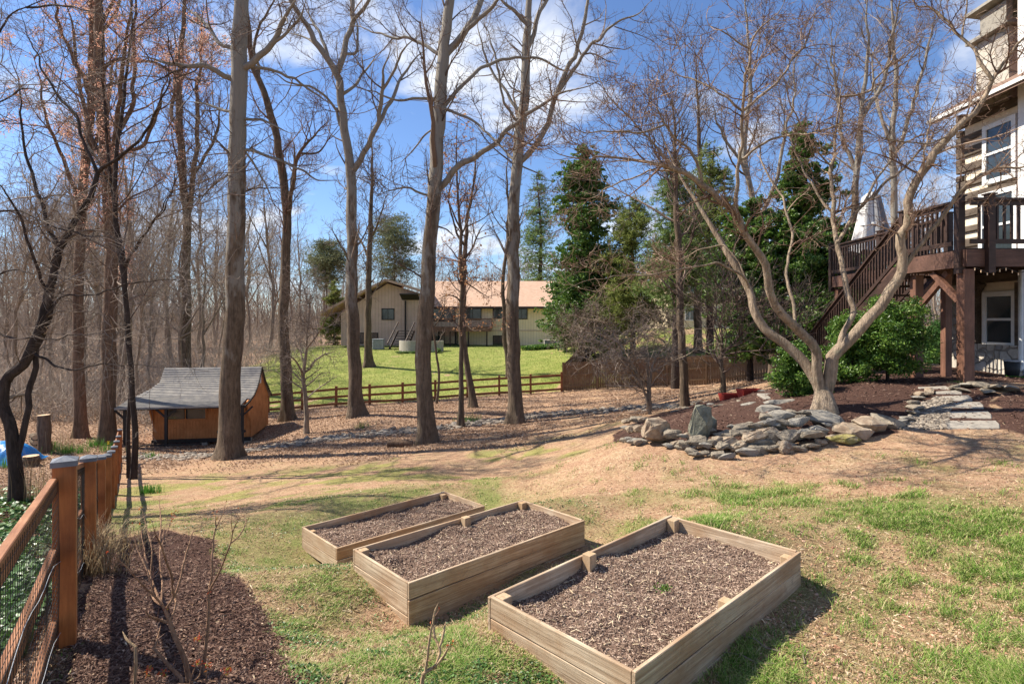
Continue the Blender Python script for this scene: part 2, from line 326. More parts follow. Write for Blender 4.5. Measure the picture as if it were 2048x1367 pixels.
def glass(name, c=(.03, .04, .045)):
    m, nt, b = new_mat(name, .06, .8); b.inputs['Base Color'].default_value = (*c, 1); return m
M['glass'] = glass('window_glass')
# ------------------------------------------------------------------ ground sheet with planting zones
def pip_dist(poly, X, Y):
    """signed distance to a polygon, positive inside"""
    poly = np.array(poly); n = len(poly); d = np.full(X.shape, 1e9); ins = np.zeros(X.shape, bool)
    for i in range(n):
        a, b = poly[i], poly[(i + 1) % n]; e = b - a
        t = np.clip(((X - a[0]) * e[0] + (Y - a[1]) * e[1]) / (e @ e + 1e-9), 0, 1)
        d = np.minimum(d, np.hypot(X - a[0] - t * e[0], Y - a[1] - t * e[1]))
        c = ((a[1] > Y) != (b[1] > Y)) & (X < (b[0] - a[0]) * (Y - a[1]) / (b[1] - a[1] + 1e-12) + a[0]); ins ^= c
    return np.where(ins, d, -d)
def pl_dist(pl, X, Y):
    pl = np.array(pl); d = np.full(X.shape, 1e9)
    for a, b in zip(pl[:-1], pl[1:]):
        e = b - a; t = np.clip(((X - a[0]) * e[0] + (Y - a[1]) * e[1]) / (e @ e + 1e-9), 0, 1)
        d = np.minimum(d, np.hypot(X - a[0] - t * e[0], Y - a[1] - t * e[1]))
    return d
FD = np.array([-1.35, 2.05]) / math.hypot(1.35, 2.05)          # run of the near fence
F0 = np.array([-2.95, 3.8])
def fence_side(X, Y): return (X - F0[0]) * FD[1] - (Y - F0[1]) * FD[0]      # >0 right of the fence
MULCH_L = [F0 - FD * 4 , F0 + FD * 4.7, PG(330, 1058), PG(425, 1085), PG(470, 1150), PG(530, 1230), PG(560, 1300), PG(575, 1366), np.array([-1.0, 2.2]), np.array([-.9, .5])]
GARD = [PG(1222, 872), PG(1290, 838), PG(1385, 812), PG(1440, 800), np.array([6.6, 16.2]), np.array([8.3, 15.5]), np.array([8.6, 12.6]), PG(1870, 792), PG(1830, 825), PG(1790, 868), PG(1700, 882), PG(1560, 890), PG(1440, 890), PG(1260, 885)]
MULCH_R = [PG(1985, 805), PG(2048, 772), np.array([14, 12.]), np.array([12, 8.4]), PG(2090, 888), PG(2010, 858)]
DECKM = [np.array([8.2, 11.6]), np.array([12, 11.4]), np.array([12, 20.]), np.array([9, 20]), np.array([8.2, 14])]
GRAVEL = [PG(1800, 862), PG(1835, 812), PG(1880, 795), PG(1905, 800), PG(1895, 858)]
PATHM = [PG(1895, 858), PG(1900, 800), PG(1840, 786), PG(1830, 772), PG(1990, 772), PG(1985, 805), PG(2005, 856)]
CREEK = [PG(255, 915), PG(420, 912), PG(560, 892), PG(700, 874), PG(830, 862), PG(960, 848), PG(1060, 832), PG(1150, 826), PG(1250, 818), PG(1400, 808)]
ROAD_STRIP = [PG(1180, 1000), PG(1400, 985), PG(1700, 1020), PG(2100, 1040)]
def zones(X, Y):
    z = {}
    n = fbm(X * .55, Y * .55, 31, 4); n2 = fbm(X * 1.7, Y * 1.7, 41, 3); n3 = fbm(X * .25, Y * .25, 51, 3)
    fs = fence_side(X, Y); wob = (n2 - .5) * .5
    mul = np.maximum.reduce([sstep(-.08, .08, pip_dist(p, X, Y) + wob * .5) for p in (MULCH_L, GARD, MULCH_R, DECKM, PATHM)])
    gravel = sstep(-.1, .1, pip_dist(GRAVEL, X, Y)); creek = sstep(.55, .3, pl_dist(CREEK, X, Y) + wob)
    beyond = sstep(33.6, 35.5, Y - (X + 14) * .12 + (n2 - .5) * 1.5) * sstep(-24, -17, X + (Y - 40) * .1 + (n - .5) * 6)
    right_hill = sstep(5, 6.5, X - (Y - 36) * .09) * beyond
    lawn = beyond * sstep(.30, .50, n2 * .6 + n * .4 + .12 * sstep(36, 44, Y)) * (1 - sstep(62, 68, Y)) * (1 - .75 * right_hill * sstep(.40, .50, n2))
    lawn = np.where(X > 40, lawn * .4, lawn)
    woods = sstep(-14, -18, X + (Y - 24) * .05 + (n - .5) * 5) * (1 - beyond) + (fs < 0) * sstep(0, -.2, fs) * (Y < 60)
    litter = np.clip(woods + sstep(17, 21, Y + (n - .5) * 7 - np.clip(X, 0, 20) * .2) * (1 - beyond) * sstep(.30, .55, n2 + .25 * sstep(3, -5, X)), 0, 1)
    litter = np.maximum(litter, sstep(62, 70, Y) * .9)
    # green in the garden: strong to the right near the beds, moss and thin grass to the left
    side = sstep(-1.2, 1.6, X - Y * .10)
    strip = np.exp(-(pl_dist(ROAD_STRIP, X, Y) / .42) ** 2)
    dist_fade = sstep(9.8, 8.2, Y + X * .12 )
    clayband = sstep(.5, 1.2, X) * sstep(6.6, 7.6, Y + X * .05) * sstep(11.5, 10.2, Y)
    grass = side * (.40 + .12 * (n - .5) * 2) * dist_fade * (1 - .55 * clayband) + .30 * strip * side + (1 - side) * (.40 + .9 * (n - .5)) * sstep(13.5, 9.5, Y)
    grass += .22 * sstep(.50, .62, n2) * sstep(17, 12, Y); grass += .35 * sstep(.55, .75, n3) * sstep(10, 12, Y) * sstep(24, 15, Y)
    moss = (1 - .55 * side) * sstep(.30, .55, n3 * .4 + n * .6) * sstep(19, 15, Y) + .5 * side * sstep(.6, .75, n2) * sstep(12, 8, Y) * .5
    midgreen = np.exp(-(pl_dist([PG(300, 962), PG(560, 940), PG(860, 915), PG(1100, 880), PG(1220, 850)], X, Y) / 1.0) ** 2) * sstep(.40, .55, n)
    moss = moss * (.45 + .8 * sstep(.35, .65, n2)); moss = np.maximum(moss, .5 * midgreen * sstep(.3, .6, n2)); grass = np.maximum(grass, .55 * midgreen * (n2 + .2))
    k = (1 - mul) * (1 - gravel) * (1 - creek) * (1 - .75 * litter)
    z['mulch'] = mul * (1 - gravel); z['litter'] = litter; z['lawn'] = lawn; z['grass'] = np.clip(grass, 0, 1) * k * (fs > 0); z['moss'] = np.clip(moss, 0, 1) * k
    z['gravel'] = np.clip(gravel + creek, 0, 1); z['side'] = side; z['dry'] = sstep(.35, .65, fbm(X * .8, Y * .8, 71, 3))
    return z
def axis_(lo, hi, c, n, s):
    a0, a1 = np.arcsinh((lo - c) / s), np.arcsinh((hi - c) / s); return c + s * np.sinh(np.linspace(a0, a1, n))
gx = axis_(-700, 700, 0, 620, 5.5); gy = axis_(-300, 900, 6, 620, 5.5)
GX, GY = np.meshgrid(gx, gy); GZ = G(GX, GY)
ids = np.arange(GX.size).reshape(GX.shape)
q = np.stack([ids[:-1, :-1], ids[:-1, 1:], ids[1:, 1:], ids[1:, :-1]], -1).reshape(-1, 4)
def mulch_lift(X, Y):      # the planted beds stand a little proud
    g = sstep(0, 1.2, pip_dist(GARD, X, Y)); return g * (.10 + .10 * (fbm(X * .8, Y * .8, 3, 2) - .5))
GZ = GZ + mulch_lift(GX, GY)
_G0 = G
def GH(x, y): return _G0(x, y) + mulch_lift(np.asarray(x, float), np.asarray(y, float))
ground = mesh_np('ground', np.stack([GX, GY, GZ], -1).reshape(-1, 3), [q], None, None, True, mats=[])
ground['kind'] = 'structure'
Z = zones(GX, GY)
for nm, ch in (('zone_a', ('grass', 'mulch', 'litter')), ('zone_b', ('lawn', 'moss', 'gravel'))):
    at = ground.data.color_attributes.new(nm, 'FLOAT_COLOR', 'POINT')
    at.data.foreach_set('color', np.stack([Z[c] for c in ch] + [np.ones_like(GX)], -1).astype(np.float32).ravel())
m, nt, b = new_mat('ground_soil', .95, .12)
v = ocoord(nt)
def att(n):
    a = N(nt, 'ShaderNodeAttribute', attribute_name=n); s = N(nt, 'ShaderNodeSeparateColor'); L(nt, a.outputs['Color'], s.inputs[0]); return s.outputs
za, zb = att('zone_a'), att('zone_b')
nf = noise(nt, v, 22, 8, .85); nm_ = noise(nt, v, 4, 8, .8); nl = noise(nt, v, .9, 5, .6); nvf = noise(nt, v, 90, 4, .8)
clay = ramp(nt, nm_, [(.36, (.19, .095, .055)), (.5, (.37, .215, .125)), (.64, (.50, .33, .205))])
straw = ramp(nt, nf, [(.35, (.20, .13, .07)), (.5, (.37, .27, .15)), (.65, (.56, .44, .29))])
base = mixc(nt, ramp(nt, nl, [(.42, (.0,) * 3), (.66, (.85,) * 3)]), clay, straw); base = mixc(nt, ramp(nt, noise(nt, v, 1.9, 7, .8, None, 0, (9, 4, 2)), [(.50, (0, 0, 0)), (.60, (.55,) * 3)]), base, (.17, .155, .05)); base = mixc(nt, ramp(nt, noise(nt, v, 2.6, 7, .8, None, 0, (3, 8, 1)), [(.47, (0, 0, 0)), (.57, (.8,) * 3)]), base, (.24, .12, .068))
base = mixc(nt, .45, base, ramp(nt, nf, [(.38, (.17, .10, .065)), (.5, (.42, .28, .18)), (.62, (.66, .50, .36))]))
def fac(s, nz, lo=.30, hi=.62, w=.55):
    return ramp(nt, math_(nt, 'ADD', s, math_(nt, 'MULTIPLY', math_(nt, 'SUBTRACT', nz, .5), w)), [(lo, (0, 0, 0)), (hi, (1, 1, 1))])
lit = ramp(nt, nf, [(.36, (.10, .058, .036)), (.48, (.25, .155, .10)), (.56, (.39, .265, .18)), (.68, (.57, .44, .32))])
base = mixc(nt, fac(za[2], nm_), base, lit)
base = mixc(nt, fac(zb[1], nf, .55, 1.25, 1.3), base, ramp(nt, nm_, [(.3, (.15, .145, .04)), (.7, (.36, .33, .12))]))
base = mixc(nt, fac(za[0], nf, .25, .75, 1.1), base, ramp(nt, nvf, [(.3, (.09, .12, .03)), (.7, (.27, .28, .10))]))
base = mixc(nt, fac(zb[0], nm_, .2, .6, .7), base, mixc(nt, .3, ramp(nt, nl, [(.3, (.14, .19, .03)), (.7, (.33, .32, .10))]), ramp(nt, nf, [(.3, (.09, .13, .03)), (.7, (.28, .30, .09))])))
base = mixc(nt, fac(zb[2], nm_), base, ramp(nt, nf, [(.3, (.20, .17, .14)), (.7, (.50, .45, .39))]))
mulc = ramp(nt, nvf, [(.3, (.030, .016, .013)), (.55, (.085, .046, .035)), (.75, (.15, .09, .07))])
base = mixc(nt, fac(za[1], nf, .35, .6, .4), base, mulc)
spk = ramp(nt, noise(nt, v, 38, 8, .95), [(.40, (.42, .38, .34)), (.5, (.95, .95, .95)), (.60, (1.35, 1.33, 1.3))]); base = mixc(nt, .85, base, spk, 'MULTIPLY')
L(nt, base, b.inputs['Base Color'])
bump(nt, b, math_(nt, 'ADD', math_(nt, 'MULTIPLY', nf, .6), math_(nt, 'ADD', nm_, math_(nt, 'MULTIPLY', nvf, .35))), .75, .035)
ground.data.materials.clear(); ground.data.materials.append(m); M['ground'] = m
co = np.stack([GX, GY, GZ], -1).reshape(-1, 3)

# ------------------------------------------------------------------ ground cover (nobody could count it)
BEDS = []     # rims, filled in below; used to keep cover out
def bed_frame(A, B, D, zr):
    A, B, D = map(np.array, (A, B, D)); u = B - A; l = np.linalg.norm(u); u = u / l; w = D - A; w = w - (w @ u) * u; ww = np.linalg.norm(w); return A, u, w / ww, l, ww, zr
BEDDEF = [((-.174, 4.105), (1.59, 5.79), (.58, 3.10), -1.96), ((-1.65, 5.97), (.14, 7.62), (-.91, 5.2), -2.37), ((-2.89, 7.92), (-1.13, 9.59), (-2.27, 7.08), -2.84)]
BEDS = [bed_frame(*b_) for b_ in BEDDEF]
for A, u, w, l, ww, zr in BEDS:      # the soil level inside the frames
    a = (co[:, 0] - A[0]) * u[0] + (co[:, 1] - A[1]) * u[1]; c = (co[:, 0] - A[0]) * w[0] + (co[:, 1] - A[1]) * w[1]
    k_ = (a > .0) & (a < l) & (c > .0) & (c < ww); co[k_, 2] = np.minimum(co[k_, 2], zr - .24)
ground.data.vertices.foreach_set('co', co.astype(np.float32).ravel()); ground.data.update()
def in_bed(X, Y, m=.02):
    r = np.zeros(X.shape, bool)
    for A, u, w, l, ww, zr in BEDS:
        a = (X - A[0]) * u[0] + (Y - A[1]) * u[1]; c = (X - A[0]) * w[0] + (Y - A[1]) * w[1]
        r |= (a > -m) & (a < l + m) & (c > -m) & (c < ww + m)
    return r
def scatter(n, zmin, zmax, dens, xl=-1.02, xr=1.02, power=1.0):
    """points over the seen ground; even in the garden plan, thinning with distance"""
    r = rng; out = []; got = 0
    while got < n:
        k = n * 2; t = r.random(k); Y = (zmin ** (-power) + t * (zmax ** (-power) - zmin ** (-power))) ** (-1 / power) if power else zmin + t * (zmax - zmin)
        X = Y * (xl + (xr - xl) * r.random(k))
        p = dens(X, Y); s = (r.random(k) < p) & ~in_bed(X, Y)
        out.append(np.stack([X[s], Y[s]], -1)); got += s.sum()
        if len(out) > 60: break
    o = np.vstack(out)[:n]; return o[:, 0], o[:, 1]
def blades(X, Y, h, w, lean=.45, z=None, r=rng):
    n = len(X); zb_ = (GH(X, Y) if z is None else z) - .004
    a = r.random(n) * 2 * np.pi; d = np.stack([np.cos(a), np.sin(a)], -1); s = np.stack([-d[:, 1], d[:, 0]], -1)
    h = h * (.5 + r.random(n)); ln = lean * h * (.3 + 1.2 * r.random(n)); w = w * (.7 + .6 * r.random(n)); B = np.stack([X, Y, zb_], -1)
    P = lambda lx, sx, hz: B + np.concatenate([d * (ln * lx)[:, None] + s * (w * sx)[:, None], (h * hz)[:, None]], 1)
    o = np.ones(n)
    V = np.stack([P(0 * o, -.5 * o, 0 * o), P(0 * o, .5 * o, 0 * o), P(.35 * o, .42 * o, .6 * o), P(.35 * o, -.42 * o, .6 * o), P(o, 0 * o, .93 * o)], 1).reshape(-1, 3)
    i = np.arange(n)[:, None] * 5
    return V, [i + np.array([[0, 1, 2, 3]]), i + np.array([[3, 2, 4]])]
# tufts: clump centres, then blades round each
def tuft_dens(X, Y):
    z = zones(X, Y); return np.clip(z['grass'] * 1.35 - .12, 0, 1) ** 1.3 * (0.05 + 1.0 * sstep(.50, .60, fbm(X * 5.5, Y * 5.5, 61, 2)) * sstep(.36, .56, fbm(X * 1.1, Y * 1.1, 67, 2)))
cx_, cy_ = scatter(9500, 2.4, 17, tuft_dens, -.95, 1.0, .9)
k = 20; sp = .026 + .0030 * np.repeat(cy_, k)
bx = np.repeat(cx_, k) + rng.normal(size=len(cx_) * k) * sp; by = np.repeat(cy_, k) + rng.normal(size=len(cx_) * k) * sp
s_ = ~in_bed(bx, by); bx, by = bx[s_], by[s_]
hh = np.where(zones(bx, by)['side'] > .5, .048, .024) * (.7 + .5 * fbm(bx * 2, by * 2, 90, 2)) * 1.0
V, f = blades(bx, by, hh, .0028 + .0005 * by, 1.3)
tag(mesh_np('grass', V, f, M['grass']), kind='stuff')
# dead thatch between the tufts
X, Y = scatter(120000, 2.4, 20, lambda X, Y: np.clip((zones(X, Y)['grass'] + zones(X, Y)['moss']) * .9 + .40 - .30 * sstep(.2, 1.2, X) * sstep(6.4, 7.4, Y) * sstep(11.5, 10, Y), 0, 1) * (1 - zones(X, Y)['mulch']) * (fence_side(X, Y) > 0), -.95, 1.0, 1.1)
V, f = blades(X, Y, .016, .0040 + .0006 * Y, 2.8)
tag(mesh_np('dry_thatch', V, f, M['drygrass']), kind='stuff')
def lawn_dens(X, Y): return zones(X, Y)['lawn']
X, Y = scatter(60000, 34, 62, lawn_dens, -.45, .4, 0)
V, f = blades(X, Y, .06, .022, 1.0)
tag(mesh_np('lawn_grass', V, f, M['lawngrass']), kind='stuff')
def chips(X, Y, z, L_, r=rng, wf=1.0):
    n = len(X); C = np.stack([X, Y, z], -1); a = r.random(n) * 2 * np.pi; el = r.normal(size=n) * .35
    d = np.stack([np.cos(a) * np.cos(el), np.sin(a) * np.cos(el), np.sin(el)], -1); s = np.stack([-np.sin(a), np.cos(a), 0 * a], -1); u = np.cross(d, s)
    L_ = (L_ * (.3 + 2.2 * r.random(n) ** 3))[:, None]; w = L_ * wf * (.12 + .16 * r.random(n))[:, None]
    V = np.stack([C - d * L_ / 2 - s * w, C - d * L_ / 2 + s * w * .6, C + d * L_ / 2 + s * w * .5, C + d * L_ / 2 - s * w * .4 + u * w * .3, C + u * w * .9], 1).reshape(-1, 3)
    i = np.arange(n)[:, None] * 5
    return V, [np.vstack([i + np.array([[0, 1, 4]]), i + np.array([[1, 2, 4]]), i + np.array([[2, 3, 4]]), i + np.array([[3, 0, 4]])])]
X, Y = scatter(75000, 2.3, 16, lambda X, Y: zones(X, Y)['mulch'], -1.0, 1.02, 1.3)
V, f = chips(X, Y, GH(X, Y) + .003 + rng.random(len(X)) * .008, .016 + .0020 * Y, wf=.7)
tag(mesh_np('mulch', V, f, M['chip']), kind='stuff')
# leaf litter under the trees and beyond the fence
X, Y = scatter(100000, 3, 46, lambda X, Y: np.clip(zones(X, Y)['litter'] * .9 * (1 - zones(X, Y)['mulch']), 0, 1), -1.0, .5, .3)
V, f = leaves(np.stack([X, Y, GH(X, Y) + .012 + rng.random(len(X)) * .02], -1), .035 + .0014 * Y + .02 * rng.random(len(X)), np.array([0, 0, 1.6]), .6, .5)
tag(mesh_np('leaf_litter', V, [f], M['litter']), kind='stuff')
X, Y = scatter(5200, 2.6, 22, lambda X, Y: .7 * (1 - zones(X, Y)['mulch'] * .6) + 0 * X, -.95, 1.0, 1.2)
V, f = leaves(np.stack([X, Y, GH(X, Y) + .01], -1), .022 + .018 * rng.random(len(X)), np.array([0, 0, 1.8]), .5, .5)
tag(mesh_np('scattered_leaves', V, [f], M['litter']), kind='stuff')
X, Y = scatter(9000, 2.4, 16, lambda X, Y: 1 - zones(X, Y)['mulch'] * .9, -.9, 1.0, 1.0)
V, f = chips(X, Y, GH(X, Y) + .006, .020 + .0012 * Y, wf=.45)
tag(mesh_np('straw_bits', V, f, M['straw']), kind='stuff')
# ivy left of the near fence
def ivyd(X, Y):
    fs = fence_side(X, Y); return ((fs < -.2) & (fs > -6)) * sstep(.38, .52, fbm(X * .7, Y * .7, 81, 3)) * sstep(17, 12, Y) * 1.0
X, Y = scatter(15000, 3.5, 17, ivyd, -1.0, -.55, .6)
V, f = leaves(np.stack([X, Y, GH(X, Y) + .03 + rng.random(len(X)) * .09], -1), .06 + .05 * rng.random(len(X)), np.array([0, 0, 1.3]), .85, .2)
tag(mesh_np('ivy_groundcover', V, [f], M['ivy']), kind='stuff')
# low weeds and clover in the near turf
X, Y = scatter(16000, 2.4, 9, lambda X, Y: np.clip(zones(X, Y)['grass'] + .1, 0, 1) * sstep(.5, .62, fbm(X * 2.3, Y * 2.3, 83, 3)) * (X < 1.2) * (1 - zones(X, Y)['mulch']), -.6, .7, 1.2)
V, f = leaves(np.stack([X, Y, GH(X, Y) + .006 + rng.random(len(X)) * .018], -1), .014 + .012 * rng.random(len(X)), np.array([0, 0, 1.3]), .9, .2)
tag(mesh_np('clover_groundcover', V, [f], M['ivy']), kind='stuff')

# ------------------------------------------------------------------ rocks
def rock_mesh(name, d, seed, npts=26, mat=None, bev=.018):
    import bmesh
    r = random.Random(seed); bm = bmesh.new()
    for _ in range(npts):
        v3 = Vector((r.gauss(0, 1), r.gauss(0, 1), r.gauss(0, 1))).normalized()
        p = 3.0; s = (abs(v3.x) ** p + abs(v3.y) ** p + abs(v3.z) ** p) ** (-1 / p) * r.uniform(.72, 1)
        bm.verts.new((v3.x * s * d[0] / 2, v3.y * s * d[1] / 2, v3.z * s * d[2] / 2))
    bmesh.ops.convex_hull(bm, input=bm.verts[:])
    bmesh.ops.delete(bm, geom=[v_ for v_ in bm.verts if not v_.link_faces], context='VERTS')
    bmesh.ops.bevel(bm, geom=bm.edges[:], offset=min(d) * bev, segments=1, affect='EDGES', clamp_overlap=True)
    bmesh.ops.triangulate(bm, faces=bm.faces[:]); bmesh.ops.subdivide_edges(bm, edges=bm.edges[:], cuts=1, use_grid_fill=True)
    for v_ in bm.verts: v_.co += Vector((r.gauss(0, 1), r.gauss(0, 1), r.gauss(0, 1))) * min(d) * .014
    me = bpy.data.meshes.new(name); bm.to_mesh(me); bm.free(); me.materials.append(mat or M['stone']); return me
ROCKS = [rock_mesh('fieldstone', (1, .8, .42 + .25 * (i % 3) / 2), 100 + i, 22 + i % 5, M[('stone', 'stone', 'stone_warm', 'stone', 'slate')[i % 5]]) for i in range(10)]
def rock(x, y, z, s, rz=None, tilt=.2, i=None, name='fieldstone', label=None, group=None, sq=(1, 1, 1), mesh=None, cat='stone', rx=None, ry=None):
    o = bpy.data.objects.new(name, mesh or ROCKS[random.randrange(10) if i is None else i]); col.objects.link(o)
    o.location = (x, y, z); o.scale = (s * sq[0], s * sq[1], s * sq[2])
    o.rotation_euler = (random.uniform(-tilt, tilt) if rx is None else rx, random.uniform(-tilt, tilt) if ry is None else ry, random.uniform(0, 6.28) if rz is None else rz)
    return tag(o, label, cat, group)
WL, WG = 'grey angular fieldstone stacked in the low dry wall round the maple bed', 'fieldstones of the low garden wall'
def course(l): return 'bottom' if l < .09 else 'second' if l < .21 else 'third' if l < .31 else 'upper' if l < .45 else 'top'
def part_of(px): return 'left of the tan boulder' if px < 1300 else 'between the two upright boulders' if px < 1390 else 'right of the tall boulder' if px < 1450 else 'near its middle' if px < 1530 else 'below the maple trunk' if px < 1640 else 'near the mossy flat stone'
def wallrow(px0, py0, px1, py1, n, lift, back, s, rise=0):
    a, b_ = PG(px0, py0), PG(px1, py1)
    n = round(n * 1.35)
    for i in range(n):
        t = (i + .5 * random.random()) / n; p = a + (b_ - a) * t; x, y = p[0] + random.uniform(-.05, .05), p[1] + back + random.uniform(-.06, .06)
        k = s * random.uniform(.5, 1.3); sq = (1.15, .8, random.uniform(.7, 1.05))
        rock(x, y, G(x, y - back) + lift + random.uniform(-.03, .03), k, random.uniform(-.35, .35), .28, label=f'angular fieldstone in the {course(lift)} course of the low wall, {part_of((px0 + px1) / 2 + (px1 - px0) * (t - .5))}', group=WG, sq=sq)
wallrow(1252, 885, 1282, 895, 3, .06, 0, .33); wallrow(1252, 882, 1290, 890, 3, .22, .12, .30); wallrow(1258, 878, 1300, 884, 2, .36, .2, .34)
wallrow(1342, 898, 1392, 902, 4, .06, 0, .27); wallrow(1345, 895, 1392, 900, 3, .22, .12, .28)
wallrow(1375, 910, 1460, 918, 6, .03, -.05, .27); wallrow(1385, 905, 1500, 908, 7, .12, .05, .30); wallrow(1400, 896, 1520, 900, 6, .25, .2, .32)
wallrow(1450, 905, 1560, 903, 6, .12, .15, .34); wallrow(1480, 898, 1580, 893, 5, .30, .3, .34); wallrow(1490, 910, 1640, 900, 9, .05, 0, .33); wallrow(1500, 902, 1640, 896, 8, .20, .12, .36); wallrow(1515, 896, 1640, 890, 6, .36, .25, .38); wallrow(1550, 890, 1650, 885, 3, .42, .38, .34)
wallrow(1640, 893, 1740, 880, 5, .05, .05, .30); wallrow(1640, 888, 1700, 882, 3, .2, .2, .38)
big = rock_mesh('boulder', (1, .8, .95), 301, 30, M['stone_green'], .04)
def big_rock(px, py, w, h, seed, label, mat='stone_green', back=.15, dp=.7, rz=.2, tilt=(0, 0), name='boulder', lift=.45):
    p = PG(px, py); me = rock_mesh(name, (w, w * dp, h), seed, 26, M[mat], .03)
    return rock(p[0], p[1] + back, G(p[0], p[1]) + h * lift, 1, rz, name=name, label=label, mesh=me, cat='boulder', rx=tilt[0], ry=tilt[1])
big_rock(1315, 893, .62, .52, 311, 'broad rounded tan boulder with yellow lichen at the left end of the stone wall', 'stone_warm', rz=.3, tilt=(.1, .25))
big_rock(1408, 897, .46, .86, 313, 'tall upright grey green boulder standing in the stone wall', 'stone_green', .2, .75, .4, (.1, .12), lift=.4)
big_rock(1428, 885, .42, .50, 314, 'mossy grey boulder leaning right of the tall upright boulder', 'stone_green', .35, .8, .1, (0, -.3))
big_rock(1658, 862, .80, .30, 315, 'large flat pale grey rock lying at the foot of the maple', 'slate', .2, .7, .1, (.1, .08))
big_rock(1716, 880, .72, .26, 316, 'long low tan slab right of the large flat rock at the foot of the maple', 'stone_warm', .1, .6, -.1, (.1, .15))
big_rock(1688, 889, .55, .16, 317, 'flat stone covered in yellow green moss at the lawn edge', 'mossy', .0, .6, -.1, (.1, -.05), 'flat_stone')
big_rock(1746, 866, .75, .28, 318, 'cream coloured broad rock at the right end of the stone wall', 'stone_warm', .1, .7, .3, (0, .1))
big_rock(1782, 858, .6, .22, 319, 'grey brown slanted rock beside the gravel patch', 'stone', .1, .6, -.5, (.1, .2))
big_rock(1555, 835, .75, .20, 320, 'flat pale stone on top of the wall behind the middle rocks', 'slate', .3, .6, .1, (.05, -.05), 'flat_stone')
big_rock(1520, 822, .4, .12, 321, 'thin overhanging slate slab at the back edge of the mulch bed', 'slate', .5, .6, .1, (.05, -.05), 'slate_slab')
big_rock(1590, 818, .8, .14, 322, 'long grey slate step left of the maple trunk', 'slate', .5, .5, .05, (0, -.03), 'slate_slab')
for i, (px, py, s) in enumerate([(1422, 815, .35), (1402, 822, .35), (1440, 820, .35), (1375, 823, .4), (1350, 830, .3), (1480, 812, .25), (1500, 792, .3), (1530, 790, .35), (1560, 788, .35)]):
    p = PG(px, py); rock(p[0], p[1], G(*p) + .08, s, label='small grey slate edging the back of the mulch bed', group='slates edging the mulch bed', sq=(1.2, .8, .6))
for i, (px, py, s) in enumerate([(1815, 845, .32), (1822, 832, .3), (1830, 822, .34), (1826, 812, .3), (1836, 803, .3), (1842, 794, .34), (1858, 788, .32), (1800, 852, .3), (1908, 780, .3), (1930, 778, .34), (1955, 775, .42), (1988, 780, .5), (2020, 782, .55), (1975, 790, .4), (1925, 788, .3)]):
    p = PG(px, py); rock(p[0], p[1], G(*p) + .05, s * .85, label='grey stone edging the gravel patch on the left of the path' if px < 1870 else 'grey stone lying in front of the deck posts at the top of the path', group='stones edging the path', sq=(1.2, .9, .55))
# stepping stones
for i, (xa, xb, y0, y1, lb) in enumerate([(1888, 2000, 843, 860, 'wide flagstone step nearest the lawn'), (1888, 1984, 824, 838, 'flagstone step second from the lawn'), (1886, 1968, 808, 818, 'flagstone step third from the lawn'), (1878, 1945, 795, 803, 'narrow flagstone step fourth from the lawn'), (1868, 1925, 784, 791, 'small flagstone step fifth from the lawn'), (1835, 1900, 776, 781, 'farthest flagstone step near the deck posts')]):
    P_ = [PG(xa, y0), PG(xb - 8, y0), PG(xb, y1), PG(xa + 3, y1)]; c = np.mean(P_, 0); mb = MB(); z = G(*c)
    P3 = [np.array([p[0], p[1], G(*p) - .02]) for p in P_]; P3.insert(2, (P3[1] + P3[2]) / 2 + np.array([.03, 0, 0]))
    mb.prism(P3, 2, (0, 0, .035)); o = mb.build('stepping_stone', M['flag'], loc=(c[0], c[1], z), bevel=.012)
    tag(o, lb, 'stepping stone', 'stepping stones of the path')
# creek bed and gravel cobbles
def cobbles(name, n, fn, s0, s1, mat):
    X, Y = fn(n); r = rng; n = len(X); base = []
    import bmesh
    bm = bmesh.new(); bmesh.ops.create_icosphere(bm, subdivisions=1, radius=1); bv = np.array([v_.co[:] for v_ in bm.verts]); bf = np.array([[v_.index for v_ in f_.verts] for f_ in bm.faces]); bm.free()
    s = (s0 + (s1 - s0) * r.random(n) ** 2)[:, None] * np.stack([np.ones(n), .6 + .4 * r.random(n), .35 + .3 * r.random(n)], -1); a = r.random(n) * 6.28
    V = bv[None] * (1 + .18 * r.normal(size=(n, len(bv), 1))) * s[:, None, :]; c, s2 = np.cos(a)[:, None], np.sin(a)[:, None]
    V = np.stack([V[..., 0] * c - V[..., 1] * s2, V[..., 0] * s2 + V[..., 1] * c, V[..., 2]], -1) + np.stack([X, Y, GH(X, Y) + s[:, 2] * .3], -1)[:, None, :]
    return tag(mesh_np(name, V.reshape(-1, 3), [(bf[None] + np.arange(n)[:, None, None] * len(bv)).reshape(-1, 3)], mat), kind='stuff')
M['cobble'] = island('cobble', [(.10, .08, .065), (.19, .16, .13), (.33, .285, .23), (.20, .14, .10)], .85, .25)
def creekpts(n):
    pl = np.array(CREEK); t = rng.random(n) * (len(pl) - 1.001); i = t.astype(int); p = pl[i] + (pl[i + 1] - pl[i]) * (t - i)[:, None]
    return p[:, 0] + rng.normal(size=n) * .2, p[:, 1] + rng.normal(size=n) * .34
cobbles('creek_cobbles', 2300, creekpts, .04, .16, M['cobble'])
def gravpts(n):
    P_ = np.array(GRAVEL); lo, hi = P_.min(0), P_.max(0); X = lo[0] + (hi[0] - lo[0]) * rng.random(n * 3); Y = lo[1] + (hi[1] - lo[1]) * rng.random(n * 3)
    s = pip_dist(GRAVEL, X, Y) > 0; return X[s][:n], Y[s][:n]
M['gravel'] = island('gravel_stone', [(.10, .08, .065), (.20, .165, .13), (.34, .29, .23)], .85, .2); cobbles('gravel', 1700, gravpts, .02, .05, M['gravel'])
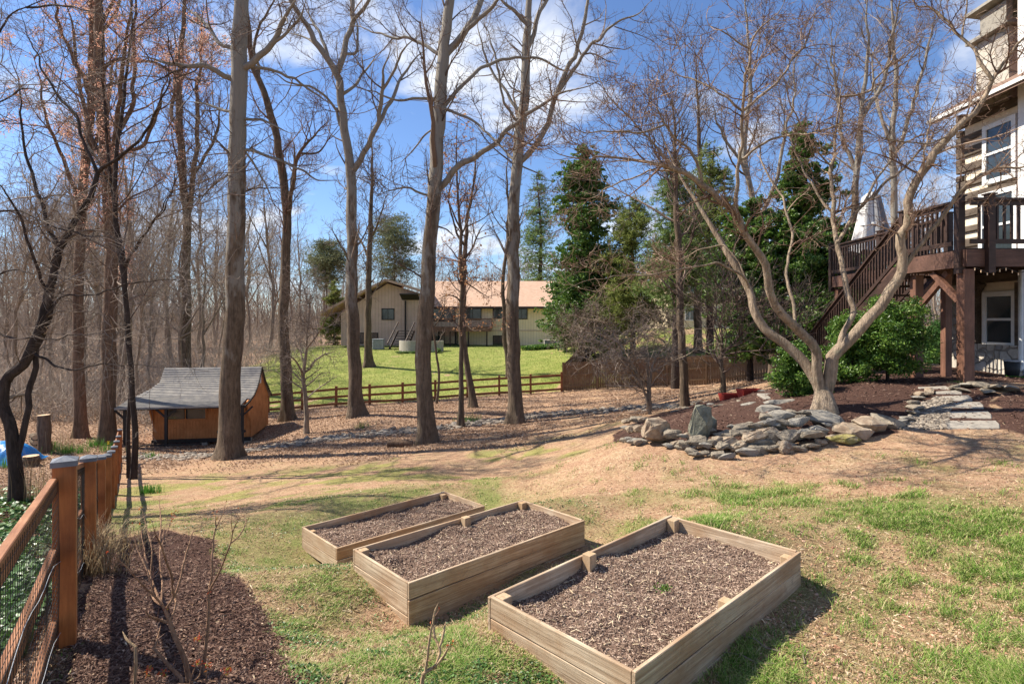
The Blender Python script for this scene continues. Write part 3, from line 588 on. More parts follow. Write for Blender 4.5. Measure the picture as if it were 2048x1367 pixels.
def soilpts(n):
    X, Y = scatter(n, 2.6, 12, lambda X, Y: (1 - zones(X, Y)['mulch']) * sstep(-.5, 1, X), -.2, 1, 1); return X, Y
M['clod'] = island('clay_clod', [(.26, .13, .08), (.42, .25, .16), (.50, .33, .24)], .95, .1)
cobbles('clay_clods', 12000, soilpts, .005, .018, M['clod'])

# ------------------------------------------------------------------ raised beds
def raised_bed(i, label, stakes, depth):
    A, u, w, l, ww, zr = BEDS[i]; rz = math.atan2(u[1], u[0])
    t = thing('raised_bed', label, 'raised bed', (A[0], A[1], zr), rz)
    T = .028; bh = .15       # local: x along the long side, y = -w side (w points to the camera)
    def board(c, d, name='board', y=0, nail=None):
        mb = MB(); x, yy, z = d
        nseg = 8 if x > yy else 1
        mb.box((0, 0, 0), d if x >= yy else (yy, x, z)); o = mb.build(name, M['bedwood'], t, bevel=.004)
        o.location = c; o.rotation_euler = (random.uniform(-.012, .012), random.uniform(-.006, .006), 0 if x >= yy else math.pi / 2)
        return o
    def P2(a, c): return A + u * a + w * c
    for k in range(3):
        zc = -bh / 2 - k * (bh + .006)
        for (a, c, d) in ((l / 2, T / 2, (l, T)), (l / 2, ww - T / 2, (l, T)), (T / 2, ww / 2, (T, ww - 2 * T - .004)), (l - T / 2, ww / 2, (T, ww - 2 * T - .004))):
            ends = [P2(a + s * d[0] / 2, c + s * d[1] / 2) for s in (-1, 1)]
            if min(G(*e) for e in ends) - zr > zc + bh / 2 - .01: continue
            board((a, -c, zc), (d[0], d[1], bh))
    for (a, c, h) in stakes:
        mb = MB(); mb.box((0, 0, -.22), (.085, .085, .44)); o = mb.build('corner_stake', M['bedwood_end'], t, bevel=.004); o.location = (a, -c, h)
    # soil surface, uneven, with its chips
    na, nc = 60, 30; a = np.linspace(T, l - T, na); c = np.linspace(T, ww - T, nc); AA, CC = np.meshgrid(a, c)
    hz = lambda AA, CC: -depth + (fbm(AA * 1.6 + i * 9, CC * 1.6, 12, 3) - .5) * .14 + .045 * (fbm(AA * 9, CC * 9, 14, 2) - .5) - .0 * AA
    V = np.stack([AA, -CC, hz(AA, CC)], -1).reshape(-1, 3); idn = np.arange(na * nc).reshape(nc, na)
    so_ = mesh_np('soil', V, [np.stack([idn[:-1, :-1], idn[1:, :-1], idn[1:, 1:], idn[:-1, 1:]], -1).reshape(-1, 4)], M['bedsoil'], t, True)
    n = int([52000, 30000, 14000][i]); X = T + (l - 2 * T) * rng.random(n); Y = T + (ww - 2 * T) * rng.random(n)
    V, f = chips(X, -Y, hz(X, Y) + .002 + rng.random(n) * .006, np.full(n, (.0125, .015, .019)[i])); mesh_np('wood_chips', V, f, M['chip2'], t)['kind'] = 'stuff'
    n = n // 30; X = T + (l - 2 * T) * rng.random(n); Y = T + (ww - 2 * T) * rng.random(n); V, f = chips(X, -Y, hz(X, Y) + .008 + rng.random(n) * .006, np.full(n, .020), wf=.5); mesh_np('straw_bits', V, f, M['straw'], t)['kind'] = 'stuff'
    return t
m, nt, b = new_mat('bed_soil', .95, .1); v = ocoord(nt)
L(nt, ramp(nt, noise(nt, v, 55, 5, .75), [(.3, (.07, .045, .033)), (.55, (.17, .11, .083)), (.75, (.32, .23, .175))]), b.inputs['Base Color']); bump(nt, b, noise(nt, v, 70, 4, .7), .8, .01); M['bedsoil'] = m
q_ = .0815
raised_bed(0, 'largest raised bed nearest the camera, grey weathered boards filled with wood chips', [(q_, q_, .0), (1.05, q_, .03), (BEDS[0][3] - q_, q_, .0), (BEDS[0][3] - q_, BEDS[0][4] - q_, -.04), (1.25, BEDS[0][4] - q_, -.04)], .11)
raised_bed(1, 'middle raised bed with a split double board front, filled with brown wood chips', [(q_, q_, .0), (1.42, q_, .025), (BEDS[1][3] - q_, q_, .0), (BEDS[1][3] - q_, BEDS[1][4] - q_, -.05)], .09)
raised_bed(2, 'smallest raised bed farthest from the camera, lowest on the slope', [(BEDS[2][3] - q_, q_, -.02), (.1, .1, -.05)], .09)
# seedling in the near bed
A, u, w, l, ww, zr = BEDS[0]
p = A + u * 1.15 + w * .72; a = rng.normal(size=(70, 3)) * np.array([.025, .025, .012]) + np.array([p[0], p[1], zr - .075])
V, f = leaves(a, .022, None, .6, .3); tag(mesh_np('seedling', V, [f], M['holly2'], loc=(p[0], p[1], zr - .1)), 'tiny green seedling sprouting in the middle of the nearest raised bed', 'seedling')
# ------------------------------------------------------------------ near post and wire fence
fence = thing('post_fence', 'stained cedar post and rail fence with black wire mesh and metal post caps', 'fence', (F0[0], F0[1], -2.15), math.atan2(FD[1], FD[0]))
SPC = 2.46; zt0 = []
frz = math.atan2(FD[1], FD[0])
def fpt(k): return F0 + FD * (SPC * k if k >= 0 else 2.9 * k)
def flocal(p3):
    d = np.array(p3[:2]) - F0; return np.array([d @ FD, -d[0] * FD[1] + d[1] * FD[0], p3[2] + 2.15])
tops = []
for k in range(-1, 9):
    p = fpt(k); g = G(*p); h = 1.16 + (.03 if k == 0 else 0); c = flocal((p[0], p[1], g)); tops.append((c[0], c[2], h))
    mb = MB(); mb.box((0, 0, h / 2 - .15), (.125, .125, h + .3)); po = mb.build('post', M['cedar'], fence, bevel=.006); po.location = c; 
    mb = MB(); mb.box((0, 0, .010), (.143, .143, .034)); mb.box((0, 0, .0405), (.139, .139, .025), taper=.12); ca = mb.build('post_cap', M['cap'], po); ca.location = (0, 0, h)
for (x0, z0, h0), (x1, z1, h1) in zip(tops[:-1], tops[1:]):
    for hf in (h0 - .10, h0 * .52, .14):
        L_ = math.hypot(x1 - x0, z1 - z0); mb = MB(); mb.box((0, 0, 0), (L_ - .13, .04, .105)); o = mb.build('rail', M['cedar_rail'], fence, bevel=.004)
        o.location = ((x0 + x1) / 2, .055, (z0 + z1) / 2 + hf); o.rotation_euler = (0, -math.atan2(z1 - z0, x1 - x0), 0)
# welded wire on the lawn side of the rails
lines = []; i = 0
for (x0, z0, h0), (x1, z1, h1) in list(zip(tops[:-1], tops[1:])):
    near = i < 4; st = .05 if near else .12
    for x in np.arange(x0 + .08, x1 - .06, st):
        t = (x - x0) / (x1 - x0); zb_ = z0 + (z1 - z0) * t; lines.append([(x, .028, zb_ + .0), (x, .024 + .006 * math.sin(x * 9), zb_ + .55), (x, .028, zb_ + 1.10)])
    for hz in np.arange(.03, 1.1, .05 if near else .12): lines.append([(x0, .03, z0 + hz), ((x0 + x1) / 2, .026, (z0 + z1) / 2 + hz - .006), (x1, .03, z1 + hz)])
    i += 1
V, f = tubes(np.array(lines), np.full((len(lines), 3), .0013), 4); mesh_np('wire_mesh', V, [f], M['wire'], fence)
# sagging galvanised wires
for hz in (.16, .62):
    mb = MB()
    for (x0, z0, h0), (x1, z1, h1) in list(zip(tops[:-1], tops[1:]))[:3]:
        t = np.linspace(0, 1, 14); mb.tube([(x0 + (x1 - x0) * a, .016, z0 + (z1 - z0) * a + hz + .12 * math.sin(a * 3.1) - .05 + .02 * math.sin(a * 17)) for a in t], .0014, 5)
    mb.build('tension_wire', M['metal'], fence)

# ------------------------------------------------------------------ far split rail fence
def rail_fence():
    A, B = np.array([-14.4, 34.0]), np.array([3.1, 36.0]); n = 10; t = thing('rail_fence', 'long low brown three rail fence crossing behind the trees', 'fence', (A[0], A[1], G(*A)))
    P_ = [A + (B - A) * i / (n - 1) for i in range(n)]
    for p in P_:
        g = G(*p); mb = MB(); mb.box((0, 0, .55), (.13, .13, 1.36)); o = mb.build('post', M['rail'], t); o.location = (p[0] - A[0], p[1] - A[1], g - G(*A))
    for p, q2 in zip(P_[:-1], P_[1:]):
        for h in (.18, .6, 1.05):
            a = (p[0], p[1] - .085, G(*p) + h); b_ = (q2[0], q2[1] - .085, G(*q2) + h); mb = MB(); mb.beam(a, b_, .045, .13); mb.build('rail', M['rail'], t, loc=None).location = (-A[0], -A[1], -G(*A))
    return t
rail_fence()
def picket_fence(label, P_, hgt, name='board_fence', wpk=.14):
    A = P_[0]; t = thing(name, label, 'fence', (A[0], A[1], G(*A))); z0 = G(*A)
    pk = MB(); m2 = []
    for p, q2 in zip(P_[:-1], P_[1:]):
        p, q2 = np.array(p), np.array(q2); l = np.linalg.norm(q2 - p); e = (q2 - p) / l; nrm = np.array([e[1], -e[0]]); rz = math.atan2(e[1], e[0]); ns = max(1, round(l / 2.5))
        if nrm[1] > 0: nrm = -nrm
        for k in range(ns + 1):
            c = p + e * l * k / ns + nrm * .10
            if k == ns and q2 is not P_[-1]: pass
            mb = MB(); mb.box((0, 0, hgt / 2 - .1), (.10, .10, hgt + .25), rz=rz); o = mb.build('post', M['picket'], t); o.location = (c[0] - A[0], c[1] - A[1], G(*c) - z0)
        for k in range(ns):
            a, b2 = p + e * l * k / ns, p + e * l * (k + 1) / ns
            for h in (.3, hgt * .55, hgt - .22):
                mb = MB(); mb.beam((a[0] + nrm[0] * .045, a[1] + nrm[1] * .045, G(*a) + h), (b2[0] + nrm[0] * .045, b2[1] + nrm[1] * .045, G(*b2) + h), .04, .09); mb.build('rail', M['picket'], t).location = (-A[0], -A[1], -z0)
            m = max(1, int(l / ns / wpk)); mb = MB()
            for j in range(m):
                c = a + (b2 - a) * (j + .5) / m; g = G(*c); mb.box((c[0], c[1], g + hgt / 2 + random.uniform(-.015, .015)), (l / ns / m * .93, .02, hgt - .06), rz=rz)
            mb.build('picket_panel', M['picket'], t).location = (-A[0], -A[1], -z0)
    return t
picket_fence('tall weathered brown board fence running behind the garden on the right', [np.array([3.2, 36.1]), np.array([9.5, 35.3]), np.array([15.9, 33.0]), np.array([20, 29.5])], 1.8)
picket_fence('weathered board fence climbing the bank away from the rail fence corner', [np.array([3.25, 36.5]), np.array([4.6, 41]), np.array([6.6, 46.5])], 1.7, name='bank_fence')

# ------------------------------------------------------------------ shed
def shed():
    C0 = np.array([-11.8, 26.0]); e = np.array([-.985, -.175]); e /= np.linalg.norm(e); dp = np.array([-e[1] * -1, 0]); dp = np.array([e[1], -e[0]]); 
    if dp[1] < 0: dp = -dp
    z0 = -5.53; Ls = 4.05; Dp = 3.3
    # local frame: x runs along the front from the left end to the right end, y = away from the camera
    t = thing('garden_shed', 'small orange brown timber shed with a grey shingled saltbox roof and porch', 'shed', tuple(C0 + e * Ls) + (z0,), math.atan2(-e[1], -e[0]))
    prof = [(-1.25, 1.86), (-.5, 1.97), (.25, 2.14), (.8, 2.42), (1.25, 2.80), (1.65, 3.30), (2.4, 2.55), (Dp + .35, 1.70)]
    def up(dy): 
        for (a, b_), (c, d) in zip(prof[:-1], prof[1:]):
            if a <= dy <= c: return b_ + (d - b_) * (dy - a) / (c - a)
    # walls
    mb = MB(); mb.box((Ls / 2, .03, 1.10), (Ls, .06, 1.72)); mb.build('front_wall', M['shedwood'], t)
    mb = MB()
    for k in range(int(Ls / .13)): mb.box((.07 + k * .13, -.006, 1.10), (.02, .016, 1.68))
    mb.build('groove_battens', M['shedwood'], t)
    for x in (0.0, Ls - .05):
        poly = [(x, -.55, 1.93), (x, 0, .95), (x, 0, .24), (x, Dp, .24), (x, Dp, 1.80), (x, 2.4, 2.50), (x, 1.65, 3.24), (x, 1.25, 2.76), (x, .8, 2.38), (x, .25, 2.10)]
        mb = MB(); mb.prism([(x, a, b_) for x, a, b_ in poly], 0, (.05, 0, 0)); mb.build('gable_wall', M['shedwood'], t)
    mb = MB(); mb.box((Ls / 2, Dp - .03, 1.0), (Ls - .1, .05, 1.5)); mb.build('back_wall', M['shedwood'], t)
    mb = MB(); mb.box((Ls + .02, 1.62, 2.72), (.03, .22, .40)); 
    for k in range(5): mb.box((Ls + .04, 1.62, 2.58 + k * .07), (.02, .18, .03), ry=.5)
    mb.build('gable_vent', M['white'], t)
    # window strip with frame
    fr = MB()
    for (cx, cz, w, h) in ((1.35, 1.14, 1.75, .05), (1.35, 1.62, 1.75, .05), (.5, 1.38, .05, .53), (2.2, 1.38, .05, .53), (1.35, 1.38, .04, .43)): fr.box((cx, -.03, cz), (w, .05, h))
    w_ = fr.build('window', M['shedwood'], t); mb = MB(); mb.box((1.35, -.022, 1.38), (1.68, .02, .42)); mb.build('pane', M['glass'], w_)
    dr = MB(); dr.box((3.25, -.03, 1.06), (1.2, .03, 1.55)); do = dr.build('door', M['shedwood'], t)
    for z in (.55, 1.7):
        mb = MB(); mb.box((2.78, -.055, z), (.26, .02, .045)); mb.box((2.68, -.058, z), (.05, .02, .12)); mb.build('hinge', M['black'], do)
        mb = MB(); mb.box((3.74, -.055, z), (.26, .02, .045)); mb.box((3.82, -.058, z), (.05, .02, .12)); mb.build('hinge', M['black'], do)
    mb = MB(); mb.box((Ls / 2, -.05, .20), (Ls + .02, .10, .16)); mb.box((Ls / 2 - 1.4, -1.15, .26), (2.3 + 1.2, .06, .08)); mb.build('sill_beam', M['darkwood'], t)
    mb = MB(); 
    for x in (.15, 2.1, 3.9): mb.box((x, .1, .03), (.3, .3, .36))
    mb.build('footing', M['concrete'], t)
    for x in (-.6, .98, 4.0):
        mb = MB(); mb.box((x, -1.12, .90), (.11, .11, 1.95)); mb.beam((x, -1.12, 1.4), (x + .42, -1.12, 1.80), .07, .07); mb.beam((x, -1.12, 1.4), (x - .42, -1.12, 1.80), .07, .07); mb.build('porch_post', M['darkwood'], t)
    mb = MB(); mb.beam((-.8, -1.12, 1.82), (Ls + .1, -1.12, 1.82), .09, .12); mb.build('porch_beam', M['darkwood'], t)
    # roof: curved sheet with shingle courses, each course overlapping the one below
    roof = MB(); seg = []
    for (a, b_), (c, d) in zip(prof[:-1], prof[1:]):
        l = math.hypot(c - a, d - b_); n = max(1, round(l / .125))
        for k in range(n): seg.append(((a + (c - a) * k / n, b_ + (d - b_) * k / n), (a + (c - a) * (k + 1) / n, b_ + (d - b_) * (k + 1) / n)))
    for i, ((a, b_), (c, d)) in enumerate(seg):
        back = a >= 1.65 - 1e-6; lo, hi = ((c, d), (a, b_)) if back else ((a, b_), (c, d))
        x0 = -.95 if lo[0] < 0 else -.95 + min(.8, max(0, lo[0]) * .75); x1 = Ls + .08 if lo[0] >= -.3 else Ls - .1
        x0 = x0 if not back else -.12
        roof.prism([(x0, lo[0], lo[1] - .05), (x0, lo[0], lo[1] + .028), (x0, hi[0], hi[1] + .005), (x0, hi[0], hi[1] - .05)], 0, (x1 - x0, 0, 0))
    roof.build('roof', M['shingle'], t)
    mb = MB()
    for (a, b_), (c, d) in zip(prof[:-1], prof[1:]): mb.beam((Ls + .095, a, b_ - .03), (Ls + .095, c, d - .03), .03, .09)
    mb.build('fascia', M['darkwood'], t)
m, nt, b = new_mat('roof_shingle', .9, .15); v = ocoord(nt)
bk = N(nt, 'ShaderNodeTexBrick'); mp = N(nt, 'ShaderNodeMapping'); L(nt, v, mp.inputs[0]); mp.inputs['Scale'].default_value = (1, 1, 1)
L(nt, mp.outputs[0], bk.inputs['Vector']); bk.inputs['Scale'].default_value = 4; bk.inputs['Color1'].default_value = (.20, .19, .185, 1); bk.inputs['Color2'].default_value = (.31, .29, .27, 1); bk.inputs['Mortar'].default_value = (.24, .23, .22, 1); bk.inputs['Mortar Size'].default_value = .012
c = mixc(nt, .55, bk.outputs['Color'], ramp(nt, noise(nt, v, 3, 6, .7), [(.35, (.13, .13, .14)), (.65, (.36, .33, .28))])); L(nt, c, b.inputs['Base Color']); bump(nt, b, noise(nt, v, 40, 3, .7), .4, .01); M['shingle'] = m
shed()

# ------------------------------------------------------------------ neighbour's house
M['siding'] = None
def siding_mat(name, c1, c2, groove=.3, axis=0):
    m, nt, b = new_mat(name, .8, .2); v = ocoord(nt); sp = N(nt, 'ShaderNodeSeparateXYZ'); L(nt, v, sp.inputs[0])
    fr = math_(nt, 'FRACT', math_(nt, 'DIVIDE', sp.outputs[axis], groove)); g = math_(nt, 'GREATER_THAN', fr, .9)
    c = ramp(nt, noise(nt, v, 1.3, 4, .6), [(.3, c1), (.7, c2)]); L(nt, mixc(nt, g, c, tuple(.72 * q for q in c1)), b.inputs['Base Color']); return m
M['siding'] = siding_mat('panel_siding', (.50, .355, .275), (.60, .44, .345), .35)
M['siding2'] = siding_mat('panel_siding_cream', (.74, .58, .36), (.84, .68, .45), .3)
M['roof_tan'] = mottled('tan_shingles', (.42, .27, .19), (.56, .39, .28), 3, .9, .15, .3, .01, (1, 1, 3))
def win(mb, gl, c, w, h, face=(0, -1), fr=.09):
    x, y, z = c; t = .06
    ax = (1, 0) if face[1] else (0, 1)
    def bx(dx, dz, ww, hh, off, m): m.box((x + ax[0] * dx + face[0] * off, y + ax[1] * dx + face[1] * off, z + dz), ((ww, t, hh) if face[1] else (t, ww, hh)))
    for dx, dz, ww, hh in ((0, h / 2, w + fr, fr), (0, -h / 2, w + fr, fr), (-w / 2, 0, fr, h - fr), (w / 2, 0, fr, h - fr), (0, 0, fr * .5, h - fr) if face[1] else (0, 0, w - fr, fr * .5)): bx(dx, dz, ww, hh, .03, mb)
    gl.box((x + face[0] * .01, y + face[1] * .01, z), ((w - .02, .04, h - .02) if face[1] else (.04, w - .02, h - .02)))
def window(parent, c, w, h, mat='white', face=(0, -1), fr=.09, name='window'):
    a, b_ = MB(), MB(); win(a, b_, c, w, h, face, fr); o = a.build(name, M[mat], parent); b_.build('pane', M['glass'], o); return o
def neighbour():
    Zh = 62.0; X = lambda px, Z=Zh: (px - CX) / F * Z; H = lambda py, Z=Zh: (HY - py) / F * Z; bz = -3.2
    t = thing('neighbour_house', 'long tan two storey house with a low brown roof and wooden deck beyond the lawn', 'house', (0, Zh, bz)); o0 = np.array([0, Zh, bz])
    def q(x, y, z): return (x - o0[0], y - o0[1], z - o0[2])
    # gabled wing on the left
    xl, xr, xm = X(682), X(850), X(775); e = H(615); rg = H(563)
    mb = MB(); mb.prism([q(xl, Zh, bz), q(xl, Zh, H(626)), q(xm, Zh, rg - .2), q(X(850), Zh, H(590)), q(X(850), Zh, bz)], 1, (0, 9, 0)); mb.build('wall', M['siding'], t)
    mb = MB()
    for (a, za), (c, zc) in (((X(640), H(632)), (xm, rg)), ((xm, rg), (X(858), H(588)))): mb.prism([q(a, Zh - 1.1, za), q(c, Zh - 1.1, zc), q(c, Zh - 1.1, zc + .25), q(a, Zh - 1.1, za + .25)], 1, (0, 11, 0))
    mb.build('roof', M['roof_tan'], t)
    # main block
    xa, xb = X(850), X(1148); Zm = Zh + 1.5
    mb = MB(); mb.box(q((xa + xb) / 2, Zm + 4, (bz + H(612)) / 2), (xb - xa, 8, H(612) - bz)); mb.build('wall', M['siding2'], t)
    mb = MB(); mb.prism([q(xa, Zm - .8, H(615)), q(xa, Zm - .8, H(615) + .16), q(xa, Zm + 4.2, H(562, Zm + 4.2)), q(xa, Zm + 9, H(615)), ], 0, (X(1112) - xa + 1.0, 0, 0)); rf = mb.build('roof', M['roof_tan'], t)
    mb = MB(); mb.box(q((xa + X(1112)) / 2 + .5, Zm - .86, H(615) + .0), (X(1112) - xa + 1, .1, .22)); mb.build('gutter', M['deck'], t)
    for (px, py, w, h) in ((776, 628, 1.3, 1.15), (737, 676, 2.0, 1.1)): window(t, q(X(px), Zh, H(py)), w, h, 'darkwood')
    for (px, py, w, h) in ((885, 628, 2.4, 1.5), (943, 627, 1.9, 1.3), (996, 627, 1.1, 1.0), (1043, 627, 1.3, 1.15), (886, 680, 2.8, 2.0), (997, 682, 1.2, 1.2)): window(t, q(X(px), Zm, H(py, Zm)), w, h, 'darkwood')
    mb = MB(); mb.box(q(X(1128), Zm - .1, H(655)), (.5, .3, 3.9)); mb.build('corner_board', M['deck'], t)
    mb = MB(); mb.box(q((X(880) + X(1120)) / 2 + 2, Zm - .03, H(661)), (12.0, .06, .10)); mb.build('trim_band', M['siding'], t)
    # deck
    mb = MB(); fx0, fx1 = X(858), X(984); fy = Zm - 3; fz = H(657)
    mb.box(q((fx0 + fx1) / 2, fy + 1.5, fz), (fx1 - fx0, 3, .22)); dk = mb.build('deck_floor', M['deck'], t)
    mb = MB(); mb.box(q((fx0 + fx1) / 2, fy, fz + 1.05), (fx1 - fx0, .1, .10)); mb.box(q((fx0 + fx1) / 2, fy, fz + .2), (fx1 - fx0, .06, .08))
    for k in range(50): mb.box(q(fx0 + (fx1 - fx0) * k / 49, fy, fz + .6), (.05, .05, .9))
    mb.box(q(fx1, fy + 1.5, fz + .6), (.06, 3, 1.0)); mb.box(q((fx0 + fx1) / 2, fy - .02, fz - .05), (fx1 - fx0, .06, .45)); mb.build('deck_railing', M['deck_red'], t)
    for k in range(4): 
        mb = MB(); mb.box(q(fx0 + .5 + (fx1 - fx0 - 1) * k / 3, fy + .1, (fz + bz) / 2), (.16, .16, fz - bz - .1)); mb.build('deck_post', M['deck'], t)
    mb = MB(); 
    for k in range(9): mb.box(q(X(824) - k * .0 - .2, fy - 1 - k * .30, fz - .2 - k * .26), (1.6, .32, .06))
    for s in (-.85, .85): mb.beam(q(X(824) + s - .2, fy - .8, fz + .7), q(X(812) + s - .1, fy - 3.4, fz - 1.4), .10, .14); mb.beam(q(X(824) + s - .2, fy - .8, fz - .2), q(X(812) + s - .1, fy - 3.4, fz - 2.4), .08, .26)
    mb.build('stairs', M['deck'], t)
    mb = MB(); mb.box(q(X(822), Zm - 1.6, H(598)), (1.9, 3.0, .12), rx=-.35); mb.box(q(X(812), Zm - 1.8, H(640)), (.16, .16, 4.2)); mb.build('porch_canopy', M['darkwood'], t)
    return t
neighbour()
def ac(px, py, Z, w, h, label, name='air_conditioner', mat='metal'):
    x = (px - CX) / F * Z; z = G(x, Z); t = thing(name, label, 'air conditioner' if mat == 'metal' else 'spa tub', (x, Z, z))
    mb = MB(); mb.box((0, 0, h / 2), (w, w * .8, h)); mb.build('casing', M[mat], t, bevel=.04)
    mb = MB(); mb.box((0, 0, h + .025), (w * 1.05, w * .85, .05)); mb.build('lid', M['metal' if mat == 'metal' else 'concrete'], t, bevel=.01)
    mb = MB()
    for k in range(9): mb.box((0, -w * .4 - .006, .12 + k * (h - .2) / 8), (w * .86, .012, .02))
    mb.build('grille', M['black'] if mat == 'metal' else M['concrete'], t)
ac(757, 690, 58, 1.05, 1.0, 'grey air conditioner unit against the left wing of the tan house')
ac(1100, 668, 55.5, 1.15, .65, 'square pale covered box standing behind the ivy patch', 'covered_box', 'concrete')
# round concrete planter wall
x, Z_ = (843 - CX) / F * 56, 56; z = G(x, Z_)
a = np.linspace(math.pi, 2 * math.pi, 25); R0, R1 = 2.15, 1.95; mb = MB(); o_ = [(math.cos(t) * R0, math.sin(t) * R0 * .7, -.5) for t in a]; i_ = [(math.cos(t) * R1, math.sin(t) * R1 * .7, -.5) for t in a]
pp = [np.array(p_) for p_ in o_ + i_[::-1]]; up_ = np.array([0, 0, 1.5]); npp = len(pp)
mb.add(pp + [p_ + up_ for p_ in pp], [(k, (k + 1) % npp, npp + (k + 1) % npp, npp + k) for k in range(npp)] + [(npp + k, npp + k + 1, npp + npp - 2 - k, npp + npp - 1 - k) for k in range(24)])
o = mb.build('planter_wall', M['concrete']); o.location = (x, Z_, z); tag(o, 'curved pale concrete landing wall below the steps of the tan house', 'wall')
# second pale house far right behind the trees
def house2():
    Z0 = 62; x0, x1 = (1335 - CX) / F * Z0, (1480 - CX) / F * Z0; z0 = G((x0 + x1) / 2, Z0) - .5; t = thing('pale_house', 'pale yellow clapboard house glimpsed between the evergreens', 'house', ((x0 + x1) / 2, Z0, z0)); w = x1 - x0; h = 7.2
    mb = MB(); mb.box((0, 4, h / 2), (w, 8, h)); mb.build('wall', M['cream_lap'], t)
    mb = MB(); mb.prism([(-w / 2 - .5, -.6, h - .1), (-w / 2 - .5, 4, h + 2.4), (-w / 2 - .5, 8.6, h - .1)], 0, (w + 1, 0, 0)); mb.build('roof', M['roof_tan'], t)
    for px, zz in ((-1.5, 5.4), (1.5, 5.4), (-1.5, 2.4), (1.8, 2.4)): window(t, (px, 0, zz), 1.0, 1.4)
def lap_mat(name, c1, c2, step=.15):
    m, nt, b = new_mat(name, .7, .2); v = ocoord(nt); sp = N(nt, 'ShaderNodeSeparateXYZ'); L(nt, v, sp.inputs[0]); fr = math_(nt, 'FRACT', math_(nt, 'DIVIDE', sp.outputs[2], step))
    c = ramp(nt, noise(nt, v, 2, 4, .6), [(.3, c1), (.7, c2)]); L(nt, mixc(nt, math_(nt, 'LESS_THAN', fr, .12), c, tuple(.5 * q for q in c1)), b.inputs['Base Color']); bump(nt, b, fr, .5, .02); return m
M['cream_lap'] = lap_mat('cream_clapboard', (.62, .52, .34), (.70, .60, .42))
M['brown_lap'] = lap_mat('brown_clapboard', (.16, .07, .045), (.24, .11, .07), .14)
house2()

# ------------------------------------------------------------------ log house with deck on the right
def stone_mat(name):
    m, nt, b = new_mat(name, .85, .2); v = ocoord(nt); vo = N(nt, 'ShaderNodeTexVoronoi', feature='DISTANCE_TO_EDGE'); mp = N(nt, 'ShaderNodeMapping'); L(nt, v, mp.inputs[0]); mp.inputs['Scale'].default_value = (1, 1, 1.35)
    dn = N(nt, 'ShaderNodeTexNoise'); L(nt, mp.outputs[0], dn.inputs['Vector']); dn.inputs['Scale'].default_value = 2.2; va = N(nt, 'ShaderNodeVectorMath', operation='MULTIPLY_ADD'); L(nt, dn.outputs['Color'], va.inputs[0]); va.inputs[1].default_value = (.25,) * 3; L(nt, mp.outputs[0], va.inputs[2])
    L(nt, va.outputs[0], vo.inputs['Vector']); vo.inputs['Scale'].default_value = 3.4; vc = N(nt, 'ShaderNodeTexVoronoi'); L(nt, va.outputs[0], vc.inputs['Vector']); vc.inputs['Scale'].default_value = 3.4
    sp = N(nt, 'ShaderNodeSeparateColor'); L(nt, vc.outputs['Color'], sp.inputs[0])
    c = ramp(nt, sp.outputs[0], [(0, (.24, .22, .20)), (.4, (.42, .38, .33)), (.7, (.52, .45, .36)), (1, (.60, .56, .50))]); c = mixc(nt, .35, c, ramp(nt, noise(nt, v, 9, 5, .7), [(.3, (.2, .18, .15)), (.7, (.6, .55, .48))]))
    f = ramp(nt, vo.outputs['Distance'], [(.02, (0, 0, 0)), (.07, (1, 1, 1))]); L(nt, mixc(nt, f, (.33, .29, .24), c), b.inputs['Base Color']); bump(nt, b, f, .9, .04); return m
M['stonewall'] = stone_mat('fieldstone_wall')
m, nt, b = new_mat('painted_brick', .7, .3); v = ocoord(nt); mp = N(nt, 'ShaderNodeMapping'); L(nt, v, mp.inputs[0]); mp.inputs['Rotation'].default_value = (D2R(90), 0, 0); bk = N(nt, 'ShaderNodeTexBrick'); L(nt, mp.outputs[0], bk.inputs['Vector'])
bk.inputs['Scale'].default_value = 1; bk.inputs['Brick Width'].default_value = .22; bk.inputs['Row Height'].default_value = .085; bk.inputs['Mortar Size'].default_value = .008
bk.inputs['Color1'].default_value = (.40, .44, .54, 1); bk.inputs['Color2'].default_value = (.50, .54, .64, 1); bk.inputs['Mortar'].default_value = (.30, .33, .40, 1); L(nt, bk.outputs['Color'], b.inputs['Base Color']); bump(nt, b, bk.outputs['Fac'], -.7, .012); M['pbrick'] = m
